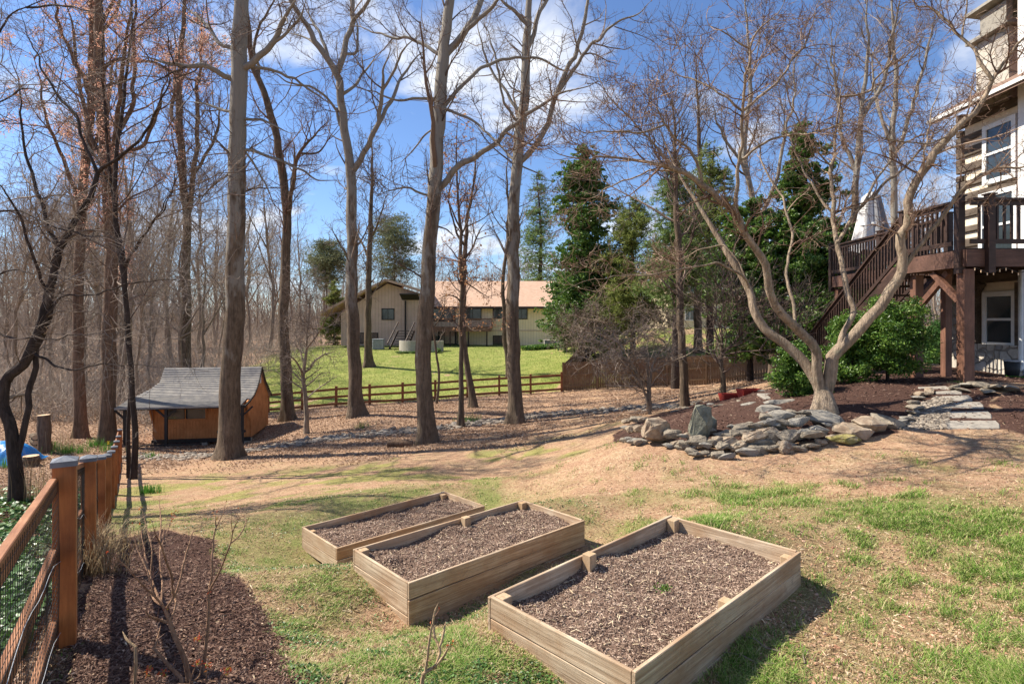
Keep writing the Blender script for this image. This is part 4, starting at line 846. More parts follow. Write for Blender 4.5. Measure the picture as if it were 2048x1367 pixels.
def log_house():
    X0 = 12.0; gz = -1.35; Zf, Zb = 13.55, 15.35; t = thing('log_house', 'log and stone house with white windows at the right edge', 'house', (X0, Zf, gz)); O = np.array([X0, Zf, gz])
    q = lambda x, y, z: tuple(np.array([x, y, z]) - O)
    # chinked log side wall above the deck
    mb = MB(); mb.box(q(X0 + .25, (Zf + Zb) / 2, 3.35), (.36, Zb - Zf, 4.0)); mb.build('chinking', M['chink'], t)
    z = 1.52; k = 0
    while z < 5.2:
        h = .20 + .04 * math.sin(k * 2.1); mb = MB()
        mb.box(q(X0 + .06, (Zf + Zb) / 2 + .12, z + h / 2), (.12, Zb - Zf + .24, h)); 
        mb.box(q(X0 + .30, Zb + .14, z + h / 2 + .18), (.6, .20, h)); mb.build('log', M['log'], t, bevel=.02); z += .40; k += 1
    # upper and lower windows
    for zc in (4.15, -.0 + .02):
        window(t, q(X0, 14.15, zc), .85, 1.38 if zc > 1 else 1.25, 'white', (-1, 0), .12)
    window(t, q(X0, 14.2, 2.35), 1.0, 1.6, 'white', (-1, 0), .12, 'patio_door')
    mb = MB(); mb.box(q(X0 + .12, (Zf + Zb) / 2 + .25, .0), (.2, Zb - Zf + .5, 3.1)); mb.build('lower_wall', M['chink'], t)
    mb = MB(); mb.box(q(X0 + .0, 14.35, -1.10), (.3, 1.7, 1.0)); mb.box(q(X0 + .05, Zb + .22, -.2), (.35, .7, 2.5)); mb.build('stone_wall', M['stonewall'], t)
    mb = MB(); mb.box(q(X0 + .02, (Zf + Zb) / 2 + .2, 1.15), (.3, Zb - Zf + .8, .42)); mb.box(q(X0 - .02, 14.88, .0), (.2, .26, 1.9)); mb.box(q(X0, 13.62, .0), (.14, .12, 1.8)); mb.beam(q(X0 - .1, 15.2, .2), q(X0 - .1, 14.6, .95), .16, .16); mb.build('timber_frame', M['log'], t)
    # gable roof with a deep eave
    mb = MB(); mb.prism([q(X0 - .75, 12.6, 5.22), q(X0 + 2.4, 12.6, 7.0), q(X0 + 2.4, 12.6, 7.18), q(X0 - .75, 12.6, 5.40)], 1, (0, 2.95, 0)); mb.build('roof', M['brownroof'], t)
    mb = MB(); mb.beam(q(X0 - .77, 12.58, 5.33), q(X0 - .77, 15.57, 5.33), .04, .09); mb.build('gutter', M['white'], t)
    # chimney
    mb = MB(); mb.box(q(X0 + .75, 14.7, 6.3), (1.0, 1.0, 1.9)); ch = mb.build('chimney', M['stonewall'], t); mb = MB(); mb.box(q(X0 + .75, 14.7, 7.32), (1.35, 1.3, .09)); mb.box(q(X0 + .75, 14.7, 8.0), (1.35, 1.3, .08), ry=.12); 
    for s in (-.4, .4): mb.box(q(X0 + .75 + s, 14.7, 7.65), (.16, .8, .6))
    mb.build('chimney_cap', M['slate'], ch)
    # near wing: painted brick below, brown boards above, white corner board
    mb = MB(); mb.box(q(X0 + 2.4, Zf - .05, .0), (4.84, .3, 3.0)); mb.build('brick_wall', M['pbrick'], t)
    mb = MB(); mb.box(q(X0 + 2.4, Zf - .05, 5.0), (4.84, .3, 6.98)); mb.build('clapboard_wall', M['brown_lap'], t)
    mb = MB(); mb.box(q(X0 - .04, Zf - .12, 5.0), (.16, .2, 6.98)); mb.build('corner_board', M['white'], t)
M['brownroof'] = lap_mat('brown_roof_boards', (.16, .10, .075), (.26, .17, .125), .12)
log_house()
tag(MB().tube([(11.75, 13.3, 1.4), (11.75, 13.3, -.9), (11.72, 13.2, -1.05), (11.45, 13.0, -1.12)], .05, 10).build('downspout', M['white'], smooth=True), 'white corrugated drain pipe at the foot of the painted brick wall', 'drain pipe')
bk_ = thing('bucket', 'small black plastic bucket under the white drain pipe', 'bucket', (11.2, 12.9, G(11.2, 12.9))); mb = MB(); mb.cyl((0, 0, 0), (0, 0, .36), .12, .15, 16); mb.build('tub', M['black'], bk_, True); mb = MB(); mb.cyl((0, 0, .36), (0, 0, .385), .16, .16, 16); mb.build('rim', M['metal'], bk_)
tag(MB().tube([(10.9, 12.7, G(10.9, 12.7) + .03), (11.0, 12.3, G(11, 12.3) + .03), (11.4, 12.2, G(11.4, 12.2) + .03), (11.5, 12.6, G(11.5, 12.6) + .04), (11.2, 12.6, G(11.2, 12.6) + .04)], .015, 6).build('garden_hose', M['daff'], smooth=True), 'green garden hose lying by the black bucket', 'hose')

def deck():
    A0 = np.array([8.9, 11.3]); fz = 1.42; g0 = G(*A0); t = thing('timber_deck', 'dark brown raised timber deck with balusters on thick posts', 'deck', (A0[0], A0[1], g0)); O = np.array([A0[0], A0[1], g0]); q = lambda x, y, z: tuple(np.array([x, y, z]) - O)
    poly = [(8.9, 11.3), (11.98, 11.3), (11.98, 19.0), (10.3, 18.6), (10.0, 13.1), (8.9, 13.1)]
    mb = MB(); mb.prism([q(x + (.06 if x < 11 else -.01), y + .06 * (1 if y < 12 else -1), fz - .05) for x, y in poly], 2, (0, 0, .05)); mb.build('deck_floor', M['deck'], t)
    for a, b_ in ((poly[0], poly[1]), (poly[0], poly[5]), (poly[4], poly[5]), (poly[3], poly[4]), (poly[2], poly[3])):
        mb = MB(); mb.beam(q(*a, fz - .20), q(*b_, fz - .20), .05, .34); mb.build('rim_beam', M['deck_rim'], t)
    mb = MB()
    for x in np.arange(9.3, 11.9, .45): mb.box(q(x, 12.5, fz - .17), (.04, 2.2, .22))
    for x in np.arange(10.5, 11.9, .45): mb.box(q(x, 16, fz - .17), (.04, 5, .22))
    mb.build('joists', M['deck'], t)
    def railing(a, b_, za=fz, zb_=fz, post=True, hh=.94):
        a3, b3 = np.array(q(*a, za)), np.array(q(*b_, zb_)); l = np.linalg.norm(b3 - a3); mb = MB(); up = np.array([0, 0, 1.])
        mb.beam(a3 + up * hh, b3 + up * hh, .14, .045); mb.beam(a3 + up * (hh - .07), b3 + up * (hh - .07), .04, .09); mb.beam(a3 + up * .12, b3 + up * .12, .04, .09); o = mb.build('railing', M['deck'], t)
        n = int(l / .135); mb = MB()
        for k in range(1, n):
            p = a3 + (b3 - a3) * k / n; mb.box((p[0], p[1], p[2] + .5), (.038, .038, .76))
        mb.build('balusters', M['deck'], o)
    def rpost(x, y, z, h=1.02, s=.11): 
        mb = MB(); mb.box(q(x, y, z + h / 2 - .25), (s, s, h + .5)); mb.box(q(x, y, z + h + .015), (s + .05, s + .05, .03)); mb.build('railing_post', M['deck'], t)
    railing((9.35, 11.27), (11.9, 11.27)); railing((8.87, 11.6), (8.87, 13.0)); railing((10.03, 13.4), (10.27, 18.5)); railing((10.3, 18.6), (11.9, 18.95)); railing((8.95, 11.25), (9.3, 11.25))
    for x, y in ((8.87, 11.42), (9.32, 11.24), (8.87, 13.06), (10.0, 13.2), (10.17, 15.9), (10.29, 18.55), (11.85, 11.25), (11.0, 18.8)): rpost(x, y, fz, s=.13)
    # stairs run down away from the camera
    y0, y1, zb_ = 13.15, 17.9, G(9.3, 17.9); n = 16
    for x in (8.95, 9.9):
        mb = MB(); mb.beam(q(x, y0, fz - .2), q(x, y1, zb_ + .05), .05, .30); mb.build('stringer', M['deck'], t)
        railing((x, y0 + .1), (x, y1 - .1), fz - .02, zb_ + .1); rpost(x, y1, zb_, .9)
    mb = MB()
    for k in range(n): f = (k + .5) / n; mb.box(q(9.42, y0 + (y1 - y0) * f, fz + (zb_ - fz) * (f + .03)), (.9, .28, .04))
    mb.build('treads', M['deck'], t)
    for x, y, s in ((8.99, 11.42, .21), (9.1, 12.95, .19), (10.2, 15.2, .2), (10.45, 18.4, .2), (9.95, 13.2, .16)):
        g = G(x, y); mb = MB(); mb.box(q(x, y, (g + fz - .41) / 2 - .1), (s, s, fz - .41 - g + .2)); mb.build('support_post', M['deck_red'], t, bevel=.01)
    mb = MB(); mb.beam(q(9.1, 12.8, .35), q(9.1, 12.0, 1.0), .09, .12); mb.beam(q(9.1, 13.0, .45), q(9.85, 13.3, 1.0), .09, .12); mb.beam(q(9.0, 11.6, .4), q(9.0, 12.3, 1.0), .09, .12); mb.build('knee_brace', M['deck_red'], t)
    return t
deck()
# string lights under the rim
pts = [(9.0 + 2.9 * i / 24, 11.2, .97 + .05 * math.cos(i * 1.3)) for i in range(25)]; tl = thing('string_lights', 'small warm string lights hanging under the deck edge', 'string lights', (9, 11.2, 1)); O = np.array([9, 11.2, 1.])
MB().tube(np.array(pts) - O, .006, 5).build('cable', M['black'], tl); mb = MB()
for p in pts: mb.box(tuple(np.array(p) - O - np.array([0, 0, .03])), (.012, .012, .05))
mb.build('bulbs', mottled('warm_bulb', (.9, .6, .35), (.95, .7, .45), 3, .4), tl)
# closed parasol on the deck
um = thing('closed_parasol', 'closed grey and white striped parasol standing on the deck', 'parasol', (11.35, 18.2, 1.42)); mb = MB(); mb.cyl((0, 0, 0), (0, 0, 2.75), .025, .02, 10); mb.build('pole', M['deck'], um)
nn, kk = 48, 14; zz = np.linspace(.72, 2.62, kk); th = np.arange(nn) * 2 * np.pi / nn; V = []
for i, z in enumerate(zz):
    f = (z - .72) / 1.9; r = .60 - .40 * f ** .8; r = r * (1 + .16 * np.cos(th * 8 + .4)) + .02 * np.cos(th * 16 + 1); r = r if i < kk - 1 else r * .35
    V.append(np.stack([np.cos(th) * r, np.sin(th) * r, np.full(nn, z + (.04 * np.cos(th * 8) if i == 0 else 0))], -1))
V = np.vstack(V); idn = np.arange(nn * kk).reshape(kk, nn); f4 = np.stack([idn[:-1], np.roll(idn, -1, 1)[:-1], np.roll(idn, -1, 1)[1:], idn[1:]], -1).reshape(-1, 4)
stripe = np.tile(np.arange(nn) // 3 % 2, kk - 1); cu = mesh_np('canopy', V, [f4], None, um, True, mats=[mottled('canvas_white', (.60, .58, .55), (.70, .68, .66), 5), mottled('canvas_grey', (.20, .20, .21), (.27, .27, .28), 5)], midx=stripe)
mb = MB(); mb.cyl((0, 0, 1.55), (0, 0, 1.62), .40, .39, 16); mb.build('strap', M['white'], um)

# ------------------------------------------------------------------ smaller things round the garden
def planter(px, py, Z, w, rz, label, plants=True):
    p = PG(px, py); g = G(*p); t = thing('planter_box', label, 'planter box', (p[0], p[1], g), rz, 'red planter boxes beside the mulch'); h, b_ = .22, .17
    mb = MB(); o, i_ = [(-w / 2, -b_), (w / 2, -b_), (w / 2, b_), (-w / 2, b_)], .03
    lo = [(x * .85, y * .75, 0) for x, y in o]; hi = [(x, y, h) for x, y in o]; inn = [(x * .92, y * .84, h) for x, y in o]; bot = [(x * .85, y * .75, h - .08) for x, y in o]
    mb.add(lo + hi + inn + bot, [(3, 2, 1, 0)] + [(k, (k + 1) % 4, 4 + (k + 1) % 4, 4 + k) for k in range(4)] + [(4 + k, 4 + (k + 1) % 4, 8 + (k + 1) % 4, 8 + k) for k in range(4)] + [(8 + k, 8 + (k + 1) % 4, 12 + (k + 1) % 4, 12 + k) for k in range(4)])
    mb.build('tub', M['red'], t); mb = MB(); mb.box((0, 0, h - .07), (w * .84, b_ * 1.5, .02)); mb.build('soil', M['bedsoil'], t)
planter(1463, 803, 17, .62, .15, 'bright red plastic planter box, the nearer left one of the pair'); planter(1500, 795, 18, .62, .2, 'bright red plastic planter box, the farther right one of the pair')
p = PG(1560, 796); mb = MB(); mb.prism([(p[0] - .5, p[1] - .4, G(*p) - .04), (p[0] + .7, p[1] - .5, G(*p) - .04), (p[0] + .9, p[1] + .5, G(*p) - .04), (p[0] - .3, p[1] + .5, G(*p) - .04)], 2, (0, 0, .08)); tag(mb.build('stone_slab', M['flag'], loc=(p[0], p[1], G(*p)), bevel=.01), 'pale flat slab lying right of the red planter boxes', 'slab')
# blue tarp over a wood pile
na = 40; a = np.linspace(-1.5, 1.5, na); AA, BB = np.meshgrid(a, a); H_ = .78 * np.clip(1 - (np.abs(AA) / 1.5) ** 3, 0, 1) * np.clip(1 - (np.abs(BB) / 1.5) ** 3, 0, 1) + (fbm(AA * 3, BB * 3, 91, 4) - .5) * .22
p = PG(5, 930); V = np.stack([AA * .62 + p[0] - .35, BB * .5 + p[1] + .5, np.maximum(H_ * .85, .0) + G(*p)], -1).reshape(-1, 3); idn = np.arange(na * na).reshape(na, na)
to = mesh_np('blue_tarp', V, [np.stack([idn[:-1, :-1], idn[:-1, 1:], idn[1:, 1:], idn[1:, :-1]], -1).reshape(-1, 4)], M['tarp'], None, True, loc=(p[0], p[1], G(*p))); tag(to, 'crumpled bright blue tarp covering a pile at the left edge', 'tarp')
def log_(a, b_, r, label, group=None, mat='bark', name='log'):
    c = (np.array(a) + np.array(b_)) / 2; t = thing(name, label, 'log', tuple(a), 0, group); d = np.array(b_) - np.array(a); n = 8; P_ = np.array([d * i / (n - 1) for i in range(n)]); V, f = tubes(P_[None], np.array([[r * (1 + .08 * math.sin(i * 1.7)) for i in range(n)]]), 14); mesh_np('bark', V, [f], M[mat], t, True)
    mb = MB(); u = d / np.linalg.norm(d); mb.cyl(-u * .004, u * .01, r * .93, r * .93, 14); mb.cyl(d - u * .01, d + u * .004, r * .93, r * .93, 14); mb.build('cut_face', M['cutwood'], t)
p = PG(90, 905); log_((p[0], p[1], G(*p) - .1), (p[0] - .05, p[1], G(*p) + 1.42), .22, 'standing cut tree trunk with rough reddish bark, left of the two tall trunks', mat='bark_red', name='standing_log')
p = PG(62, 932); log_((p[0], p[1], G(*p) - .05), (p[0], p[1], G(*p) + .34), .24, 'short sawn stump with a pale top beside the blue tarp', name='stump')
for i in range(9):
    p = PG(72, 903); y = p[1] + .25 * (i % 3) ; x = p[0] - .15; log_((x - .25, y + .3, G(x, y) + .15 + .2 * (i // 3)), (x + .2, y - .1, G(x, y) + .15 + .2 * (i // 3)), .095, 'split firewood log stacked under the blue tarp', 'firewood logs by the tarp')
# fallen ring of wood at the centre tree
p = PG(800, 893); tp = thing('rotten_log', 'short brown rotten log lying left of the centre trunk with twigs on it', 'log', (p[0], p[1], G(*p))); V, f = tubes(np.array([[(-.42, 0, .08), (0, 0, .1), (.42, .02, .08)]]), np.array([[.11, .13, .11]]), 10); mesh_np('bark', V, [f], M['bark_red'], tp, True)
# leaf clumps of bulbs
def clump(px, py, n, h, r0, label, mat='daff', flowers=0, name='daffodil_clump', lean=.35, w=.012, cat='plant'):
    p = PG(px, py); n_ = n; X = p[0] + rng.normal(size=n) * r0; Y = p[1] + rng.normal(size=n) * r0 * .7; V, f = blades(X, Y, h, w, lean); t = thing(name, label, cat, (p[0], p[1], G(*p))); mesh_np('foliage', V - np.array([p[0], p[1], G(*p)]), f, M[mat], t)
    if flowers:
        C = np.stack([rng.normal(size=flowers) * r0, rng.normal(size=flowers) * r0 * .7, h * (.95 + .3 * rng.random(flowers))], -1); C = np.repeat(C, 6, 0) + rng.normal(size=(flowers * 6, 3)) * .02; V, f = leaves(C, .045, None, .7, .2); mesh_np('flowers', V, [f], M['yellow'], t)
M['yellow'] = mottled('daffodil_yellow', (.75, .55, .03), (.85, .65, .08), 9)
clump(300, 985, 160, .20, .14, 'small tuft of bright green bulb leaves on the lawn near the fence'); clump(108, 898, 90, .28, .22, 'leftmost green bulb clump beside the standing cut trunk')
clump(130, 908, 150, .28, .3, 'wide green bulb clump in front of the left woods'); clump(150, 905, 170, .30, .3, 'green bulb clump left of the daffodils with yellow flowers'); clump(190, 895, 120, .33, .2, 'green daffodil clump right of the tall reddish trunks')
clump(218, 905, 120, .33, .2, 'green clump with yellow daffodil flowers by the fence', flowers=8); clump(3, 935, 90, .3, .2, 'green clump at the left edge below the tarp')
clump(302, 915, 60, .22, .15, 'dark green tuft in front of the shed'); clump(725, 857, 60, .25, .18, 'small dark green tuft on the stony creek bed'); clump(935, 845, 110, .32, .25, 'bright green tuft right of the slender beech trunk')
clump(185, 1150, 480, .45, .15, 'tall dry tan ornamental grass clump against the fence post', 'drygrass', 0, 'dry_grass_clump', .9, .005, 'ornamental grass'); clump(130, 905, 60, .9, .2, 'thin dry tan grass stalks standing before the cut trunk', 'drygrass', 0, 'dry_grass_stalks', .12, .010, 'ornamental grass')
clump(62, 1010, 60, .85, .14, 'dry tan plume grass stalks behind the fence near the left trunk', 'drygrass', 0, 'plume_grass', .2, .009, 'ornamental grass'); clump(215, 1100, 300, .35, .2, 'low dry grass tuft behind the second fence post', 'drygrass', 0, 'dry_grass_tuft', .8, .005, 'ornamental grass')
# ------------------------------------------------------------------ trees
def resample(P, n):
    P = np.asarray(P, float); P = np.vstack([2 * P[0] - P[1], P, 2 * P[-1] - P[-2]]); out = []
    for i in range(1, len(P) - 2):
        for t in np.linspace(0, 1, 12, endpoint=False):
            a, b_, c, d = P[i - 1:i + 3]; out.append(.5 * (2 * b_ + (c - a) * t + (2 * a - 5 * b_ + 4 * c - d) * t * t + (3 * b_ - a - 3 * c + d) * t ** 3))
    out.append(P[-2]); out = np.array(out); s = np.concatenate([[0], np.cumsum(np.linalg.norm(np.diff(out, axis=0), axis=1))]); u = np.linspace(0, s[-1], n)
    return np.stack([np.interp(u, s, out[:, k]) for k in range(out.shape[1])], -1)
def sprout(P, R, n, lo, hi, ang=55, m=5, t0=.15, t1=1.0, up=.15, wob=.16, rs=.55, rmin=.003, rmax=.5, flat=0, r=rng, wpow=1.0):
    """n side shoots on the batch of stems P (N,k,3)"""
    Nn, k, _ = P.shape; ln = np.linalg.norm(np.diff(P, axis=1), axis=2).sum(1); w = ln ** wpow; i = r.choice(Nn, n, p=w / w.sum())
    t = (t0 + (t1 - t0) * r.random(n) ** .85) * (k - 1); j = np.minimum(t.astype(int), k - 2); u = (t - j)[:, None]
    S = P[i, j] * (1 - u) + P[i, j + 1] * u; D = P[i, j + 1] - P[i, j]; D /= np.linalg.norm(D, axis=1, keepdims=True) + 1e-9; pr = R[i, j] * (1 - u[:, 0]) + R[i, j + 1] * u[:, 0]
    q_ = r.normal(size=(n, 3)); q_[:, 2] *= (1 - flat); q_ -= (q_ * D).sum(1, keepdims=True) * D; q_ /= np.linalg.norm(q_, axis=1, keepdims=True) + 1e-9
    a = np.radians(ang * (.6 + .7 * r.random(n)))[:, None]; d = D * np.cos(a) + q_ * np.sin(a)
    L_ = (lo + (hi - lo) * r.random(n) ** 1.4) * (1.1 - .5 * t / (k - 1)); st = (L_ / (m - 1))[:, None]
    C = np.zeros((n, m, 3)); C[:, 0] = S; bend = r.normal(size=(n, 3)) * wob
    for s in range(1, m):
        d = d + bend * .5 + r.normal(size=(n, 3)) * wob + np.array([0, 0, up]); d /= np.linalg.norm(d, axis=1, keepdims=True); C[:, s] = C[:, s - 1] + d * st
    r0 = np.clip(np.minimum(pr * rs, L_ * .022 + .002), rmin, rmax); RR = r0[:, None] * np.linspace(1, .25, m)[None]; RR = np.maximum(RR, rmin * .6)
    return C, RR
def skel(limbs, Z0, n=22, wobble=9):
    """limbs [(pixel points, r0, r1, depth drift)] -> stems in metres, each starting on the limb it leaves"""
    out = []; prj = []
    for li, (pts, r0, r1, dz) in enumerate(limbs):
        p = resample(pts, 44 if li == 0 else n * 2); s = np.linspace(0, 1, len(p)); lp = np.linalg.norm(np.diff(p, axis=0), axis=1).sum()
        am = wobble * min(1, lp / 200) * (1 if li else .4) * np.minimum(1, s * 6); p = p + np.stack([(fbm(s * lp / 38, s * 0 + li * 3.7 + Z0, 77, 2) - .5), (fbm(s * lp / 38, s * 0 + li * 5.1 + Z0, 78, 2) - .5)], -1) * am[:, None] * 2
        fork = any(math.hypot(o_[0][0][0] - pts[-1][0], o_[0][0][1] - pts[-1][1]) < 14 for o_ in limbs if o_[0] is not pts)
        if li == 0: z0 = Z0
        else:
            q_ = np.vstack(prj); q_ = q_[np.argmin((q_[:, 0] - p[0, 0]) ** 2 + (q_[:, 1] - p[0, 1]) ** 2)]; z0 = q_[2]; p = p + (q_[:2] - p[0]) * (np.clip(1 - s / .25, 0, 1) ** 2)[:, None]
        Zs = z0 + dz * s ** 1.2 + .02 * abs(dz) * np.sin(s * 9 + li)
        prj.append(np.stack([p[:, 0], p[:, 1], Zs], -1)); X = np.stack([(p[:, 0] - CX) / F * Zs, Zs, (HY - p[:, 1]) / F * Zs], -1)
        out.append((X, (r0 + (r1 - r0) * s ** .8) * .9 * (1 - (.15 if fork else .85) * np.clip((s - .55) / .45, 0, 1) ** 1.5) * Zs / F))
    return out
def trunk_mesh(stems, base_z, name, mat, parent, flare=.55, fl=.45, knots=1.0, seed=0):
    mb_v, mb_f, n0 = [], [], 0
    for i, (P, R) in enumerate(stems):
        P, R = P.copy(), R.copy(); k = 18 if i == 0 else (9 if R[0] > .05 else 6)
        if i == 0:
            P[0, 2] = min(P[0, 2], base_z) - .25
            extra = P[1] * .75 + P[0] * .25; P = np.vstack([P[:1], P[0] * .7 + P[1] * .3, P[0] * .35 + P[1] * .65, P[1:]]); R = np.concatenate([[R[0]] * 3, R[1:]])
            P = np.vstack([P]); 
        V, f = tubes(P[None], R[None], k); V = V.reshape(len(P), k, 3)
        if R[0] > .03 or i == 0:
            th = np.arange(k) * 2 * np.pi / k; hz = V[..., 2] - base_z; nz = (fbm(th[None] * 1.1 + seed, P[:, 2:3] * 1.3 + i * 7, 33, 3) - .5) * .22 * knots
            fac_ = 1 + nz + (flare * np.exp(-np.clip(hz, 0, None) / fl) * (.75 + .5 * np.sin(th[None] * 3 + seed * 2) + .25 * np.sin(th[None] * 7 + seed)) if i == 0 else 0)
            V = P[:, None] + (V - P[:, None]) * fac_[..., None]
        mb_v.append(V.reshape(-1, 3)); mb_f.append(f + n0); n0 += V.size // 3
    o = mesh_np(name, np.vstack(mb_v), [np.vstack(mb_f)], mat, parent, True); return o
def join(lst, k=3):
    Vs, Fs, n = [], [], 0
    for P, R, kk in lst:
        V, f = tubes(P, R, kk); Vs.append(V); Fs.append(f + n); n += len(V)
    return np.vstack(Vs), np.vstack(Fs)
def sub9(A): return A[:, np.linspace(0, A.shape[1] - 1, 9).astype(int)]
def pack(stems, m=12):
    P = np.array([s[0][np.linspace(0, len(s[0]) - 1, m).astype(int)] for s in stems]); R = np.array([s[1][np.linspace(0, len(s[1]) - 1, m).astype(int)] for s in stems]); return P, R
def bare_tree(label, base, Z0, limbs, lv, bmat='bark', tmat='twig', name='bare_tree', cat='tree', flare=.75, buds=None, t0=.35, group=None, seed=1, fl=.45, extra_leaf=None, skip0=False, nm2='branches', taper0=0):
    """lv: list of sprout settings, one per level of branching"""
    bx = (base[0] - CX) / F * Z0; bz = G(bx, Z0); loc = np.array([bx, Z0, bz])
    st = skel(limbs, Z0)
    if taper0: P_, R_ = st[0]; sl_ = np.linspace(0, 1, len(R_)); st[0] = (P_, R_ * (taper0 + (1 - taper0) * np.exp(-(sl_ / .07) ** 2)))
    t = thing(name, label, cat, loc, 0, group)
    dz = bz - st[0][0][0, 2]
    s0 = st[0][0]; w = np.clip(1 - (s0[:, 2] - s0[0, 2]) / 3.0, 0, 1)[:, None] ; s0 += w * np.array([0, 0, dz]) * .999
    st = [(P - loc, R) for P, R in st]
    trunk_mesh(st, 0, 'trunk', M[bmat], t, flare, fl, seed=seed)
    r = np.random.default_rng(seed + 50); P, R = pack(st); lst = []; allP = [(P, R)]; first = True
    for a in lv:
        a = dict(a); src = a.pop('src', len(allP) - 1); k = a.pop('k', 3); Ps, Rs = allP[src] if not isinstance(src, tuple) else (np.vstack([sub9(allP[i][0]) for i in src]), np.vstack([sub9(allP[i][1]) for i in src]))
        if first and skip0 and len(Ps) > 1: Ps, Rs = Ps[1:], Rs[1:]
        if first: a.setdefault('t0', t0)
        first = False
        C = sprout(Ps, Rs, r=r, **a); allP.append(C); lst.append((*C, k))
    V, f = join(lst); mesh_np(nm2, V, [f], M[tmat], t)
    if buds:
        n, size, mt, zlo, nm = buds; tips = np.vstack([q_[0][:, 1:].reshape(-1, 3) for q_ in allP[-2:]]); tips = tips[tips[:, 2] > zlo]
        C = tips[r.integers(0, len(tips), n)] + r.normal(size=(n, 3)) * size * .8; V, f = leaves(C, size * (.6 + .8 * r.random(n)), None, .7, .4, r=r); mesh_np(nm, V, [f], M[mt], t)
    return t
def LV(n1, n2, n3, l1=(1.2, 3.2), l2=(.5, 1.3), l3=(.2, .55), up=.12, ang=55, rm=(.014, .009, .0058), wob=.16, n0=0, l0=(2, 6), fl=0):
    o = []
    if n0: o.append(dict(n=n0, lo=l0[0], hi=l0[1], ang=ang, m=9, up=up, wob=.13, rs=.45, rmin=.02, rmax=.11, k=5, flat=fl))
    o.append(dict(n=n1, lo=l1[0], hi=l1[1], ang=ang, m=7, up=up, wob=wob, rmin=rm[0], rmax=.04, k=4, src=(0, 1) if n0 else 0, flat=fl, t0=.3))
    o.append(dict(n=n2, lo=l2[0], hi=l2[1], ang=ang, m=5, up=up, wob=wob, rmin=rm[1], rmax=.015, flat=fl)); 
    o.append(dict(n=n3, lo=l3[0], hi=l3[1], ang=ang, m=4, up=up * .7, wob=wob, rmin=rm[2], rmax=.008, flat=fl)); return o

# the tree nearest the shed: thick straight trunk
bare_tree('thick straight trunk standing in front of the shed, bare side branches high up', (458, 918), 20, [
    ([(458, 918), (461, 780), (470, 600), (474, 350), (478, 150), (483, 0), (486, -250), (490, -480)], 23, 13, -.5),
    ([(476, 163), (440, 145), (390, 132), (340, 122), (280, 110)], 7, 3, -2), ([(472, 105), (435, 78), (415, 55), (390, 30), (350, -10)], 5, 2.5, 1.5),
    ([(487, 150), (510, 122), (545, 92), (558, 55), (575, 20), (600, -15)], 8, 4, -1.5), ([(545, 92), (590, 45), (615, 0)], 4, 2, -1),
    ([(488, 130), (530, 138), (590, 158), (650, 200), (700, 215)], 4, 1.5, 2), ([(489, 240), (520, 238), (560, 255), (590, 270)], 3.5, 1.5, -1),
    ([(489, 312), (515, 305), (560, 320), (610, 345), (650, 361), (695, 366)], 4, 1.5, -1.5), ([(489, 310), (510, 330), (535, 375), (560, 430)], 2.5, 1, 1), ([(470, 320), (450, 300), (435, 290)], 3.5, 2.5, -.5),
    ([(475, 235), (450, 218), (420, 212), (370, 205)], 4, 2, 1.5), ([(460, 340), (430, 365), (390, 400), (375, 440)], 3, 1, -1), ([(485, -20), (420, -150), (380, -300)], 8, 3, 2), ([(486, -60), (560, -200), (600, -380)], 8, 3, -2)],
    LV(80, 700, 3000, n0=16, up=.10), bmat='bark_grey', seed=1, t0=.5, flare=.6)
bare_tree('tall pale forked tree with a high V fork, left of the tan house wing', (712, 832), 27, [
    ([(712, 832), (706, 640), (703, 500), (703, 380), (700, 335), (690, 270), (683, 215), (677, 160)], 16, 9, 0),
    ([(707, 350), (722, 325), (740, 290), (752, 250), (762, 200), (770, 150), (783, 95)], 7, 3.5, -2), ([(752, 250), (778, 205), (795, 165), (830, 118), (865, 85)], 5, 2, 1.5), ([(768, 185), (785, 140), (800, 110), (850, 60)], 3.5, 1.5, -2),
    ([(677, 160), (650, 110), (625, 70), (600, 30), (575, -20), (560, -120)], 8, 3, -2), ([(640, 95), (612, 75), (580, 65), (560, 60)], 3, 1, 2), ([(660, 130), (648, 85), (625, 40), (610, 0)], 5, 2, 1.5),
    ([(677, 150), (690, 105), (703, 60), (707, 10), (700, -80), (710, -200)], 7, 3, 1.5), ([(703, 60), (712, 30), (745, -10), (790, -90)], 5, 2, -2), ([(693, 110), (715, 100), (714, 60), (708, 30)], 3.5, 2, .5),
    ([(690, 190), (715, 165), (740, 130), (758, 100)], 4, 1.5, 2), ([(684, 260), (676, 235), (673, 215)], 4, 3, 0), ([(676, 222), (640, 185), (590, 165), (520, 138)], 3, 1.5, -3)],
    LV(90, 700, 3000, n0=8, up=.14), bmat='bark_grey', tmat='twig_pale', seed=2, t0=.45)
